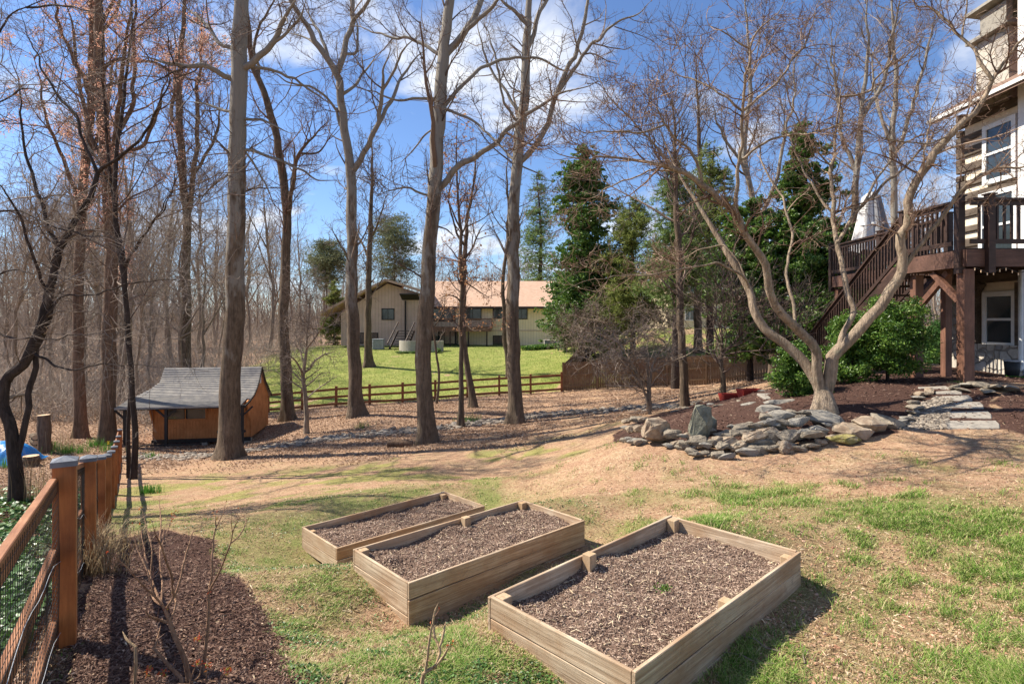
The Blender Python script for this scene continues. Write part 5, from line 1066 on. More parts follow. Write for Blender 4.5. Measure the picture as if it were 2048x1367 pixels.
bare_tree('big centre trunk with peeling pale bark and a long limb rising to the right', (855, 888), 20, [
    ([(857, 888), (849, 780), (849, 650), (858, 520), (868, 400), (877, 250), (884, 130), (896, 40), (905, -60), (912, -300)], 19, 12, .4),
    ([(872, 385), (905, 345), (940, 320), (985, 285), (1028, 248), (1080, 208), (1130, 182), (1200, 160)], 8, 3, -2.2),
    ([(890, 110), (915, 80), (940, 45), (955, 10), (985, -50), (1020, -160)], 9, 4, 1.5), ([(900, 95), (935, 62), (965, 35), (990, 5), (1030, -60)], 6, 3, -2),
    ([(889, 215), (915, 178), (950, 145), (1000, 124), (1050, 115), (1100, 124), (1150, 145), (1230, 170)], 5, 1.5, 2), ([(888, 218), (940, 240), (975, 265), (1000, 290), (1030, 320)], 3.5, 1.5, -2),
    ([(876, 110), (850, 90), (820, 75), (790, 75), (750, 65), (700, 40)], 4.5, 1.5, 2), ([(868, 205), (830, 195), (795, 200), (750, 185), (700, 165)], 4, 1, -2), ([(858, 255), (840, 280), (815, 310), (790, 330)], 2.5, 1, 1),
    ([(847, 400), (830, 385), (815, 378), (780, 380), (745, 390)], 3, 1, -1.5), ([(875, 455), (895, 460), (912, 475)], 2, 1, 0), ([(905, -60), (860, -180), (820, -300)], 7, 3, 1)],
    LV(80, 700, 3000, n0=12, up=.10), bmat='bark_grey', seed=3, t0=.45, flare=.6)
bare_tree('tall pale barked tree forking high, between the centre trunk and the dense evergreen', (1033, 846), 24, [
    ([(1033, 846), (1027, 700), (1028, 560), (1027, 440), (1035, 340), (1040, 270), (1050, 200), (1054, 120), (1057, 50), (1062, -40), (1070, -220)], 16, 9, 0),
    ([(1036, 338), (1060, 310), (1085, 265), (1105, 215), (1125, 165), (1145, 110), (1165, 50), (1180, -10), (1215, -150)], 7, 3, -2),
    ([(1068, 95), (1075, 50), (1085, 15), (1100, -20), (1150, -100)], 6, 3, 1.5), ([(1048, 48), (1030, 25), (1005, 5), (980, -20)], 5, 2, -1), ([(1032, 235), (1015, 190), (985, 140), (965, 90), (955, 20)], 4, 1.5, 1.5),
    ([(1034, 255), (1010, 210), (1000, 150), (985, 95), (965, 30)], 3.5, 1.5, -1), ([(1030, 330), (1010, 300), (985, 275), (960, 265)], 3, 1, 2), ([(1115, 190), (1160, 120), (1220, 60), (1270, 30), (1310, 0)], 5, 2, -2), ([(1040, 330), (1080, 350), (1100, 360)], 2, 1, 1)],
    LV(80, 700, 3000, n0=9, up=.12), bmat='bark_grey', tmat='twig_pale', seed=4, t0=.45)
BUD = (15000, .07, 'bud', 6.5, 'buds')
bare_tree('tall reddish barked maple covered in pink buds, right of the pair by the woods', (213, 888), 24, [
    ([(213, 888), (217, 760), (222, 600), (222, 450), (215, 330), (205, 220), (200, 100), (195, -60), (190, -300)], 16, 9, 0),
    ([(222, 450), (226, 350), (235, 250), (240, 150), (262, 40), (275, -80)], 7, 3, -2), ([(215, 330), (180, 260), (160, 180), (150, 80), (130, -30)], 6, 2.5, 1.5), ([(232, 280), (262, 210), (270, 130), (272, 30), (280, -90)], 5, 2.5, 2),
    ([(210, 320), (260, 300), (300, 270), (325, 200), (335, 120)], 5, 2, -2), ([(200, 130), (240, 118), (330, 135), (400, 160), (455, 160)], 4.5, 1.5, -1), ([(197, 60), (240, -20), (300, -60)], 5, 2, 1)],
    LV(80, 500, 2000, n0=10, up=.16), bmat='bark_red', tmat='twig_red', seed=5, t0=.35, buds=BUD)
bare_tree('slimmer reddish barked trunk, left one of the pair by the woods', (165, 876), 26, [
    ([(163, 876), (157, 740), (155, 600), (160, 450), (175, 300), (185, 150), (182, 0), (180, -250)], 12, 7, 0),
    ([(160, 420), (130, 340), (105, 270), (85, 190), (60, 100)], 5, 2, -2), ([(172, 320), (210, 240), (225, 150), (235, 40)], 5, 2, 2), ([(180, 190), (140, 110), (110, 20), (90, -60)], 5, 2, -2), ([(183, 100), (230, 20), (260, -60)], 5, 2, 2)],
    LV(70, 450, 1800, n0=8, up=.16), bmat='bark_red', tmat='twig_red', seed=6, t0=.35, buds=(12000, .07, 'bud', 7, 'buds'))
for lb, bs, Zt, pts, s, r0 in (('thin dark twin trunk right beside the near fence line, the right one', (268, 957), 16.8, [(268, 957), (270, 860), (262, 760), (255, 640), (243, 540), (232, 420), (235, 300), (250, 180), (262, 60), (270, -100)], 7, 6.5), ('thin dark twin trunk right beside the near fence line, the left one', (258, 950), 17.2, [(258, 950), (256, 860), (262, 760), (252, 640), (247, 520), (228, 400), (215, 280), (205, 150), (205, 0), (200, -150)], 8, 4.5)):
    bare_tree(lb, bs, Zt, [(pts, r0, r0 * .5, .5), ([(243, 540), (290, 470), (330, 400), (370, 330)], 2.5, 1, -2), ([(235, 400), (200, 330), (160, 260), (110, 200)], 2.5, 1, 2)], LV(50, 300, 1300, n0=8, up=.08), bmat='bark_dark', seed=s, t0=.25, flare=.3)
bare_tree('dark straight trunk rising behind the shed roof, forked high', (372, 735), 40, [
    ([(372, 735), (372, 600), (374, 480), (370, 390), (362, 300), (358, 200), (365, 80), (370, -60), (372, -180)], 11, 5, 0),
    ([(374, 440), (388, 380), (392, 300), (396, 200), (398, 120), (405, 0)], 6, 3, -2), ([(362, 300), (345, 220), (352, 120), (340, 20)], 5, 2, 2), ([(390, 350), (430, 260), (445, 180)], 4, 2, -1)],
    LV(120, 800, 3200, n0=12, up=.16, rm=(.02, .011, .007)), bmat='bark', tmat='twig_red', seed=9, t0=.3)
bare_tree('brown trunk right of the shed with a crown leaning left', (577, 838), 30, [
    ([(577, 840), (571, 740), (568, 620), (570, 520), (572, 430), (568, 350), (553, 280), (538, 220), (522, 170), (505, 130), (500, 60), (480, -40), (470, -200)], 13, 5, -.5),
    ([(572, 440), (580, 380), (600, 310), (640, 260), (655, 225)], 6, 2.5, -2), ([(570, 400), (556, 340), (556, 310)], 4, 2, 1), ([(580, 380), (588, 320), (580, 260)], 3.5, 1.5, 2), ([(520, 170), (512, 90), (540, 20), (560, -60)], 4, 2, 2), ([(600, 310), (640, 300), (668, 260)], 3, 1, -1)],
    LV(110, 800, 3400, n0=12, up=.16, rm=(.015, .009, .0055)), bmat='bark', tmat='twig_red', seed=10, t0=.35)
bare_tree('small low branching tree between the shed and the forked pale tree', (613, 866), 24.5, [
    ([(613, 866), (611, 800), (608, 740), (612, 690), (618, 640)], 5.5, 3, 0), ([(609, 755), (590, 720), (565, 700)], 3, 1, -1.5), ([(610, 745), (640, 712), (680, 700)], 3, 1, 1.5), ([(608, 730), (598, 690), (585, 655)], 2.5, 1, 1.5), ([(612, 700), (640, 660), (655, 620)], 2.5, 1, -1.5), ([(616, 665), (615, 600), (600, 550)], 2.5, 1, .5)],
    LV(90, 500, 1800, l1=(.6, 1.8), up=.05, ang=65, rm=(.011, .007, .005)), bmat='bark_maple', tmat='twig_pale', seed=11, flare=.4, t0=.2)
bare_tree('slender trunk on the far lawn between the forked pale tree and the centre trunk', (738, 731), 46, [([(738, 731), (735, 650), (738, 560), (741, 480), (743, 400), (742, 330), (744, 240)], 9, 3, 0), ([(741, 480), (760, 430), (775, 380)], 3, 1, -2), ([(740, 520), (715, 470), (700, 430)], 3, 1, 2)],
    LV(90, 500, 1700, n0=14, l0=(2, 5), up=.1, rm=(.022, .013, .009)), seed=12, t0=.25)
bare_tree('slender beech with tan papery leaves still hanging, right of the centre trunk', (921, 850), 23.6, [
    ([(922, 850), (923, 760), (922, 660), (924, 560), (921, 470), (917, 400), (913, 320), (917, 230)], 6, 2.5, 0), ([(923, 600), (900, 590), (870, 600)], 2, .8, -1), ([(922, 640), (950, 660), (985, 655)], 2, .8, -1), ([(922, 560), (960, 585), (985, 600)], 2, .8, 1), ([(921, 480), (935, 430), (928, 380)], 2.5, 1, 1), ([(920, 460), (900, 410), (888, 380)], 2.5, 1, -1)],
    LV(55, 300, 1100, l1=(.6, 1.8), up=.02, ang=70, fl=.5), bmat='bark', tmat='twig_red', seed=13, t0=.25, name='beech_tree', buds=(900, .10, 'dry_leaf', 2.0, 'leaves'))
bare_tree('leaning trunk just behind the slender beech', (947, 818), 29, [([(948, 818), (941, 770), (933, 720), (927, 660), (928, 590), (930, 520), (935, 440), (950, 350), (955, 280)], 7.5, 3.5, .5), ([(930, 520), (955, 470), (980, 430)], 3, 1, 1), ([(931, 500), (905, 440), (890, 370)], 3, 1, -1)],
    LV(50, 300, 1100, n0=8, l0=(1, 3.5), up=.12, rm=(.014, .009, .006)), seed=14, t0=.4)
bare_tree('thin trunk on the far lawn just left of the tall pale forking tree', (1017, 757), 42, [([(1017, 757), (1013, 700), (1008, 640), (1007, 570), (1012, 500), (1018, 430), (1015, 350), (1020, 280)], 5.5, 2.5, 0), ([(1010, 500), (1035, 450), (1050, 400)], 3, 1, 1)], LV(50, 260, 900, n0=10, up=.12, rm=(.018, .011, .008)), seed=15, t0=.35)
bare_tree('thin curved sapling right behind the centre trunk', (873, 770), 33, [([(873, 770), (878, 730), (872, 690), (864, 640), (868, 590), (860, 540)], 3, 1.5, 0), ([(866, 660), (885, 620), (888, 590)], 1.5, .8, 0)], LV(20, 80, 260, l1=(.5, 1.5), rm=(.01, .007, .005)), tmat='twig_pale', seed=16, flare=.2)
# overhanging tree at the left edge
bare_tree('dark crooked tree at the left edge, its pale lit twigs reaching over the fence', (30, 1008), 11, [
    ([(33, 1010), (29, 921), (22, 860), (8, 810), (12, 765), (44, 730), (68, 690), (90, 620), (105, 560), (118, 500), (150, 440), (178, 400), (195, 345)], 14, 6, .6),
    ([(38, 930), (50, 875), (56, 840), (66, 756), (75, 700), (92, 640), (112, 560), (122, 500), (100, 450), (70, 380), (50, 300), (40, 200), (20, 90)], 7, 3, 1.5), ([(195, 345), (225, 318), (268, 290), (300, 240), (330, 170), (345, 100)], 4.5, 1.8, -1), ([(195, 345), (175, 290), (140, 220), (95, 150), (60, 80), (30, 0)], 4, 1.5, 1),
    ([(8, 800), (-60, 740), (-120, 640), (-150, 500), (-120, 350)], 9, 4, 1), ([(60, 700), (120, 740), (180, 730), (260, 726), (330, 735)], 3, 1, -1), ([(-100, 620), (0, 545), (60, 545), (110, 550)], 3.5, 1.5, -2), ([(-120, 650), (0, 668), (70, 676), (180, 672), (260, 660)], 3, 1, -2),
    ([(98, 590), (60, 500), (30, 420), (0, 365), (-40, 330)], 3.5, 2, -1), ([(85, 640), (130, 600), (190, 590), (300, 560), (420, 560)], 2.5, 1, -1), ([(-120, 400), (-40, 420), (60, 430), (160, 470), (300, 490)], 3, 1, -2), ([(-110, 380), (0, 200), (100, 175), (200, 145)], 3, 1, -2), ([(-140, 450), (-60, 200), (0, 60), (60, 15), (140, -20)], 5, 2, -1), ([(60, 15), (140, 15), (240, 40)], 2.5, 1, -1)],
    LV(170, 1300, 4200, n0=0, l1=(.7, 2.0), l2=(.35, .9), l3=(.12, .4), up=-.01, ang=60, rm=(.006, .0038, .0026), fl=.35), bmat='bark_dark', tmat='twig_pale', seed=17, t0=.25, flare=.35)
# the old maple in the stone edged bed
ML = [([(1651, 832), (1649, 805), (1644, 782), (1630, 757), (1606, 722), (1572, 691), (1534, 664), (1513, 629), (1502, 592), (1482, 550), (1461, 518), (1430, 465), (1400, 415), (1372, 372), (1350, 330), (1322, 270), (1300, 200)], 26, 3, 1.8),
    ([(1650, 800), (1641, 768), (1634, 735), (1633, 705), (1622, 685), (1601, 668), (1578, 640), (1560, 615), (1544, 585), (1530, 545), (1518, 512), (1491, 465), (1469, 430), (1440, 395), (1412, 368), (1351, 338), (1263, 321), (1175, 316), (1101, 298), (1060, 280)], 16, 3, -1.5),
    ([(1650, 806), (1656, 775), (1664, 740), (1668, 712), (1695, 680), (1734, 636), (1770, 590), (1790, 568), (1808, 535), (1801, 485), (1811, 440), (1822, 395), (1844, 346), (1896, 277), (1942, 230), (1979, 168), (2011, 122), (2060, 65), (2120, -20)], 19, 5, -1.2),
    ([(1812, 536), (1841, 493), (1868, 455), (1900, 410), (1930, 375), (1957, 354), (2000, 335), (2050, 328), (2110, 318)], 7, 4, -1),
    ([(1671, 705), (1682, 670), (1703, 630), (1705, 605), (1689, 573), (1680, 520), (1674, 470), (1668, 395), (1665, 320), (1675, 220), (1690, 130)], 9.5, 3, 2.2),
    ([(1676, 490), (1700, 445), (1743, 395), (1792, 352), (1840, 300), (1890, 250), (1940, 205)], 6, 2, 1), ([(1722, 412), (1760, 350), (1800, 300), (1850, 270), (1930, 255)], 4, 1.5, 1),
    ([(1469, 430), (1474, 380), (1474, 340), (1482, 280), (1483, 228), (1490, 160), (1500, 101), (1520, 60), (1560, 20), (1580, -40)], 6, 2, -1), ([(1483, 226), (1530, 185), (1562, 150), (1590, 110), (1615, 88), (1630, 40), (1640, -20)], 4.5, 1.5, 1.2),
    ([(1478, 226), (1452, 193), (1400, 165), (1360, 149), (1316, 118)], 4, 1.5, .8), ([(1500, 101), (1460, 72), (1430, 55), (1400, 48)], 3, 1, -1), ([(1404, 360), (1390, 320), (1369, 294), (1329, 250), (1316, 211), (1316, 158)], 5, 1.5, -.8),
    ([(1325, 255), (1290, 262), (1246, 268), (1200, 262), (1162, 263), (1110, 245)], 3.5, 1.2, -1), ([(1483, 320), (1510, 300), (1544, 281), (1580, 270), (1614, 268), (1680, 250), (1740, 225)], 4, 1.5, -1.5),
    ([(1512, 590), (1490, 550), (1452, 531), (1400, 530), (1307, 544), (1240, 552), (1176, 562), (1110, 588)], 4, 1.2, -1.8), ([(1500, 560), (1460, 500), (1430, 488), (1350, 522), (1280, 545)], 2.5, 1, 1), ([(1351, 338), (1270, 350), (1200, 385), (1130, 440)], 3, 1, 1),
    ([(1979, 166), (1945, 97), (1915, 60), (1883, 30), (1830, 5), (1790, -40)], 5.5, 2, .8), ([(1925, 75), (1935, 20), (1930, -40)], 3, 1.5, 0), ([(1808, 225), (1790, 215)], 1, 1, 0), ([(1693, 200), (1740, 175), (1800, 90), (1805, 60)], 3.5, 1.5, -1), ([(1672, 430), (1640, 400), (1600, 320), (1570, 260), (1540, 215)], 4, 1.5, 1.5),
    ([(1590, 655), (1585, 600), (1575, 540), (1580, 470), (1562, 390), (1530, 330), (1500, 260), (1440, 200)], 5, 1.5, 2.5), ([(1668, 330), (1610, 270), (1570, 160), (1540, 60)], 3, 1, -1.5), ([(1895, 280), (1850, 290), (1780, 280), (1720, 260)], 3, 1, -1), ([(1850, 340), (1855, 250), (1880, 180), (1900, 120)], 3, 1, 1.2), ([(1350, 338), (1300, 280), (1230, 210), (1200, 150), (1190, 90)], 3.5, 1.2, .8)]
ML = [(p_, a_ * (.98 if k_ == 0 else .78), b_ * .85, c_) for k_, (p_, a_, b_, c_) in enumerate(ML)]
bare_tree('old spreading maple with a short mossy trunk and many crooked limbs above the stone wall', (1650, 830), 10.5, ML,
    [dict(n=400, lo=.5, hi=1.5, ang=52, m=7, up=.06, wob=.22, rmin=.006, rmax=.022, k=4, t0=.3), dict(n=3600, lo=.22, hi=.7, ang=55, m=5, up=.05, wob=.24, rmin=.0046, rmax=.009), dict(n=12500, lo=.07, hi=.24, ang=55, m=4, up=.04, wob=.22, rmin=.0036, rmax=.0045)],
    bmat='bark_maple', tmat='twig_maple', name='maple_tree', seed=20, taper0=.56, flare=.35, t0=.25, fl=.22, skip0=True)
# grey trees standing behind the maple
for i, (lb, bs, Zt, lims, s) in enumerate([
    ('reddish straight trunk left of the red planter boxes', (1370, 815), 20, [([(1370, 815), (1366, 700), (1360, 600), (1356, 480), (1352, 380), (1350, 280), (1346, 180)], 9.5, 5, 0), ([(1354, 420), (1335, 360), (1325, 300)], 3, 1, 1)], 21),
    ('dark trunk rising behind the board fence, left of the pale yellow house', (1396, 700), 42, [([(1396, 700), (1396, 620), (1398, 500), (1402, 380), (1398, 240), (1390, 100)], 9, 4, 0)], 22),
    ('tall grey tree far behind the maple, left of the parasol', (1545, 760), 30, [([(1545, 760), (1542, 600), (1530, 480), (1500, 380), (1490, 300), (1500, 180), (1495, 60), (1490, -60)], 8, 4, 0), ([(1520, 430), (1560, 330), (1580, 220), (1600, 90)], 5, 2, 2), ([(1500, 350), (1450, 280), (1420, 200)], 4, 2, -1)], 23),
    ('tall grey tree rising behind the parasol and stairs', (1700, 750), 27, [([(1700, 760), (1702, 600), (1705, 450), (1715, 330), (1722, 220), (1735, 100), (1730, -40)], 9, 4.5, 0), ([(1712, 340), (1680, 250), (1670, 150), (1660, 40)], 5, 2, 2), ([(1720, 240), (1770, 150), (1790, 40), (1800, -40)], 5, 2, -2)], 24),
    ('tall grey tree whose crown fills the sky above the deck', (1800, 740), 33, [([(1800, 740), (1798, 560), (1790, 420), (1785, 300), (1790, 160), (1785, 40), (1780, -80)], 9, 4.5, 0), ([(1787, 320), (1820, 220), (1850, 120), (1880, 0)], 5, 2, 1), ([(1786, 280), (1750, 200), (1740, 90)], 4, 2, 1)], 25),
    ('thin pale trunk behind the red planter boxes', (1448, 790), 18.5, [([(1448, 790), (1445, 760), (1443, 730), (1444, 690), (1440, 640)], 6, 3, 0)], 26)]):
    bare_tree(lb, bs, Zt, lims, LV(100, 800, 3600 if i in (2, 3, 4) else 700, n0=12 if i in (2, 3, 4) else 6, l0=(2, 5), up=.16, rm=(.013, .008, .005)), tmat='twig_pale' if i in (2, 3, 4) else 'twig', bmat='bark_grey' if i in (2, 3, 4) else 'bark', seed=s, t0=.45, flare=.4)
# multi stemmed shrub in front of the board fence
bare_tree('bare wide twiggy shrub with two thin stems in front of the board fence', (1300, 825), 18, [
    ([(1301, 826), (1290, 790), (1277, 750), (1262, 725), (1230, 705)], 3.5, 2, 0), ([(1301, 824), (1303, 780), (1304, 745), (1312, 715), (1330, 690)], 4.5, 2, .3), ([(1296, 800), (1294, 750), (1296, 700), (1300, 650)], 2.5, 1, 1), ([(1277, 750), (1240, 725), (1200, 715), (1170, 730)], 2, 1, -1.2), ([(1262, 725), (1240, 690), (1210, 665)], 2, 1, .8),
    ([(1304, 745), (1345, 722), (1380, 705), (1400, 690)], 2.5, 1, -1), ([(1312, 715), (1340, 680), (1350, 640)], 2, 1, 1), ([(1285, 770), (1270, 700), (1262, 650)], 2, 1, -1), ([(1230, 705), (1190, 680), (1160, 690)], 2, 1, 1)],
    LV(140, 800, 2600, l1=(.5, 1.5), l2=(.3, .8), l3=(.12, .35), up=.0, ang=60, rm=(.008, .006, .0042), wob=.2), bmat='bark_maple', tmat='twig_pale', name='bare_shrub', cat='shrub', seed=27, flare=.1, t0=.4)
# brush pile like thicket behind the fence corner
bare_tree('wide bare tangle of arching branches over the fence corner', (1245, 720), 38, [([(1245, 720), (1240, 680), (1225, 650), (1200, 620)], 4, 2, 0), ([(1242, 690), (1200, 670), (1160, 660), (1120, 680)], 3, 1, -2), ([(1240, 680), (1280, 640), (1320, 620)], 3, 1, 1), ([(1225, 650), (1190, 640), (1150, 630)], 3, 1, 1), ([(1242, 690), (1290, 670), (1330, 680)], 3, 1, -1)],
    LV(90, 700, 2600, l1=(1.2, 3.2), l2=(.6, 1.6), l3=(.3, .8), up=-.02, ang=60, rm=(.016, .011, .008), wob=.2), bmat='bark_maple', tmat='twig_pale', name='bare_shrub', cat='shrub', seed=28, flare=.1)

# ------------------------------------------------------------------ evergreens
def evergreen(label, px, py, Z0, top, wid, kind, n, mat, name, ls, seed, base_frac=.05, shape=1.0, group=None, wx=1.0, gaps=.5, bare=None, tk=.018):
    """top: pixel row of the tip; wid: half width in pixels at the widest"""
    x = (px - CX) / F * Z0; z = G(x, Z0); h = (HY - top) / F * Z0 - z; w = wid / F * Z0; r = np.random.default_rng(seed); t = thing(name, label, 'tree' if h > 3 else 'shrub', (x, Z0, z), 0, group)
    m = 14; s = np.linspace(0, 1, m); P = np.stack([.02 * h * np.sin(s * 5 + seed) * s, .02 * h * np.cos(s * 4) * s, s * h * .97], -1); R = h * tk * (1 - .9 * s) + .01
    V, f = tubes(P[None], R[None], 9); lst = [(V, f)]; nb = int(40 + h * 8); zz = base_frac + (1 - base_frac) * r.random(nb) ** (.9); cl = []; Bp = []
    for i in range(nb):
        q_ = zz[i]; u = (q_ - base_frac) / (1 - base_frac)
        rad = w * (1.2 if kind == 'pine' else 1.04) * ((1 - u) ** shape * (.45 + .55 * min(1, u * 6 + .3)) if kind != 'umbrella' else (.35 + .65 * math.sin(min(1, u * 1.1) * 2.6))) * (.6 + .55 * r.random()); a = r.random() * 6.28
        p0 = np.array([0, 0, q_ * h]); dr = np.array([math.cos(a) * wx, math.sin(a), 0]); tip = p0 + dr * rad + np.array([0, 0, rad * (.25 if kind == 'holly' else -.05) + (.1 * rad * r.normal())])
        mid = (p0 + tip) / 2 + np.array([0, 0, .08 * rad]); Bp.append([p0, mid, tip]); cl.append((p0, mid, tip, rad))
    Bp = np.array(Bp); Rr = np.full((nb, 3), .012 * (1 + h * .06)) * np.array([1.4, .9, .4]); V2, f2 = tubes(Bp, Rr, 4)
    mesh_np('trunk', np.vstack([V, V2]), [np.vstack([f, f2 + len(V)])], M['bark_dark' if kind != 'umbrella' else 'bark_red'], t, True)
    # sub branchlets carry the leaf clumps, with holes between them
    C = []; per = max(1, n // nb); wts = np.array([c[3] for c in cl]) ** 1.5 + .02; wts /= wts.sum(); cnt = r.multinomial(int(n * (1.3 if kind == 'pine' else 1.25)), wts)
    for (p0, mid, tip, rad), c_ in zip(cl, cnt):
        ncl = max(4, int(rad * 9)); tt = .25 + .8 * r.random(ncl); cc = p0 + (tip - p0) * tt[:, None] + r.normal(size=(ncl, 3)) * np.array([.22, .22, .16]) * (rad * .8 + .15); sz = (.10 + .16 * rad * r.random(ncl)) * (1.3 - gaps)
        k = r.integers(0, ncl, c_); d = r.normal(size=(c_, 3)); d /= np.linalg.norm(d, axis=1, keepdims=True); C.append(cc[k] + d * (sz[k] * r.random(c_) ** .4)[:, None] * np.array([1.25, 1.25, .75]))
    C = np.vstack(C); C[:, 2] = np.maximum(C[:, 2], .05 + .1 * r.random(len(C)))
    if kind in ('pine', 'umbrella'):       # needle tufts: thin blades fanning outward
        d = r.normal(size=(len(C), 3)); d[:, 2] = np.abs(d[:, 2]) * .8 + .1; d /= np.linalg.norm(d, axis=1, keepdims=True); sd = np.cross(d, r.normal(size=d.shape)); sd /= np.linalg.norm(sd, axis=1, keepdims=True)
        a = C + sd * ls * .10; b_ = C - sd * ls * .10; c = C + d * ls * (.7 + .6 * r.random((len(C), 1))); V = np.stack([a, b_, c], 1).reshape(-1, 3); f = np.arange(len(V)).reshape(-1, 3)
    else: V, f = leaves(C, ls * (.7 + .6 * r.random(len(C))), np.array([0, 0, .5]), .5, .25, r=r)
    mesh_np('foliage', V, [f], M[mat], t); return t
evergreen('tall dense dark evergreen with a pointed top at the corner of the tan house', 1166, 705, 43, 290, 80, 'holly', 56000, 'holly', 'holly_tree', .22, 41, .03, .42, gaps=.35)
evergreen('broad glossy leaved evergreen below the pointed one, overhanging the ivy patch', 1132, 690, 50, 530, 46, 'holly', 12000, 'holly', 'holly_tree', .24, 42, .12, .4, gaps=.4)
evergreen('light green wispy pine left of the pointed evergreen', 1078, 660, 76, 340, 42, 'pine', 9000, 'pine_blue', 'pine_tree', .42, 43, .22, .5, gaps=.9)
evergreen('tall loose pine left of the reddish straight trunk', 1265, 690, 40, 395, 75, 'pine', 20000, 'pine', 'pine_tree', .32, 44, .22, .5, gaps=.5)
evergreen('tall loose pine directly behind the reddish straight trunk', 1350, 705, 34, 310, 66, 'pine', 17000, 'pine_blue', 'pine_tree', .28, 45, .34, .5, gaps=.6)
evergreen('tall thin pine behind the maple limbs', 1420, 700, 38, 280, 60, 'pine', 13000, 'pine', 'pine_tree', .30, 46, .38, .5, gaps=.7)
evergreen('yellowish cedar low behind the fence, right of the dense evergreen', 1215, 705, 44, 490, 55, 'pine', 12000, 'pine', 'cedar_tree', .26, 60, .05, .5, gaps=.4)
evergreen('broad dark holly behind the red planter boxes', 1500, 765, 24, 400, 95, 'holly', 36000, 'holly', 'holly_tree', .16, 47, .12, .45, gaps=.5)
evergreen('tall dark holly behind the maple, left of the parasol', 1600, 765, 23, 250, 80, 'holly', 46000, 'holly', 'holly_tree', .16, 48, .06, .45, gaps=.4)
evergreen('dark holly filling the space below the stairs', 1665, 765, 21, 440, 80, 'holly', 24000, 'holly', 'holly_tree', .15, 49, .04, .4, gaps=.4)
evergreen('pointed holly behind the deck stairs', 1745, 758, 24, 500, 60, 'holly', 16000, 'holly', 'holly_tree', .13, 50, .04, .5, gaps=.4)
evergreen('low pale green azalea left of the maple trunk', 1590, 800, 12.0, 690, 42, 'holly', 8500, 'holly2', 'azalea_bush', .06, 51, .1, .35, gaps=.3, tk=.012)
evergreen('large rounded bright green bush beside the deck posts', 1775, 785, 12.3, 608, 72, 'holly', 26000, 'holly2', 'evergreen_bush', .06, 52, .12, .28, gaps=.15, tk=.015)
evergreen('bright green bush directly right of the maple trunk', 1705, 790, 12.6, 640, 58, 'holly', 16000, 'holly2', 'evergreen_bush', .06, 53, .08, .3, gaps=.2, tk=.015)
evergreen('feathery bright green fir seen between the deck posts', 1880, 745, 19, 645, 42, 'pine', 9000, 'fir', 'fir_tree', .14, 54, .0, .5, gaps=.2) if 'fir' in M else None
evergreen('flat topped umbrella pine left of the centre trunk, far away', 787, 640, 85, 432, 52, 'umbrella', 9000, 'pine_far', 'pine_tree', .50, 55, .42, 1, gaps=.3, tk=.01)
evergreen('smaller flat topped pine far off right of the shed', 652, 640, 85, 482, 44, 'umbrella', 8000, 'pine_far', 'pine_tree', .50, 56, .50, 1, gaps=.3, tk=.01)
evergreen('small dark hemlock in the woods left of the tan house', 668, 690, 66, 560, 26, 'pine', 5000, 'pine', 'hemlock_tree', .4, 57, .0, .6, gaps=.3)
for i, (px, py) in enumerate([(800, 722), (812, 724), (826, 724), (876, 716)]):
    evergreen('small rounded shrub at the foot of the curved planter wall', px, py, 54, py - 18, 6, 'holly', 700, 'holly2', 'foundation_shrub', .09, 70 + i, .0, .3, group='shrubs at the planter wall', gaps=.1)
# low ivy patch in front of the tan house
X = (1040 + 125 * rng.random(9000) - CX) / F * 54; Y = 53 + 3 * rng.random(9000); s_ = ((X - X.mean()) / 2.9) ** 2 + ((Y - 54.5) / 1.5) ** 2 < 1; X, Y = X[s_], Y[s_]
V, f = leaves(np.stack([X, Y, G(X, Y) + .35 * rng.random(len(X)) ** .5], -1), .16, np.array([0, 0, 1.]), .8, .2); tag(mesh_np('ivy_patch', V, [f], M['holly2']), 'raised green ivy patch at the top of the far lawn', 'ivy')
# sky blue far woods: copies of six bare trees
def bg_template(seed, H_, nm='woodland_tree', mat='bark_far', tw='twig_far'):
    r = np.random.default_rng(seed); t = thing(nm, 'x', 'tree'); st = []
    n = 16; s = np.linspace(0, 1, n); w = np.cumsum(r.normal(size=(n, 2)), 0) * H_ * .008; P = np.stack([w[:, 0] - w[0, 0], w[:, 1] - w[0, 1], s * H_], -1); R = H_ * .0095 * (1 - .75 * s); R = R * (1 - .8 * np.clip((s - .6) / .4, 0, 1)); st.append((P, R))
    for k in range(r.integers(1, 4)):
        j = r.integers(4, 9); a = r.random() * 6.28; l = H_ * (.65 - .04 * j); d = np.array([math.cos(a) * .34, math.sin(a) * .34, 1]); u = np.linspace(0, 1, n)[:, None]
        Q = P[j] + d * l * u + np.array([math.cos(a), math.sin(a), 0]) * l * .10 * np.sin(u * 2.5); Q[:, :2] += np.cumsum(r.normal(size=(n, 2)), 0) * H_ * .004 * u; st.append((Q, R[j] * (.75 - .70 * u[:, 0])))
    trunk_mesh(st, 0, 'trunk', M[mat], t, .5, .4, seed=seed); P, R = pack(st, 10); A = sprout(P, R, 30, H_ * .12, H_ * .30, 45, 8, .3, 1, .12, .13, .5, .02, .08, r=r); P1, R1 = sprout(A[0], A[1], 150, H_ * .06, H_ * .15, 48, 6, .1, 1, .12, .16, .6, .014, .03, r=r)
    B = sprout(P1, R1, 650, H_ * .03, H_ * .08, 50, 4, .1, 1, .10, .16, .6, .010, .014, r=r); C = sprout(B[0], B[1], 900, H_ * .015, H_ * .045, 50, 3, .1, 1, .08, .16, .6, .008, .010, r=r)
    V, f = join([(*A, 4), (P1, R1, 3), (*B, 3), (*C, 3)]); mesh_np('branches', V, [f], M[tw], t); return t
temps = [bg_template(200 + i, 18 + 1.2 * (i % 3), mat='bark_far', tw='twig_far') for i in range(6)]
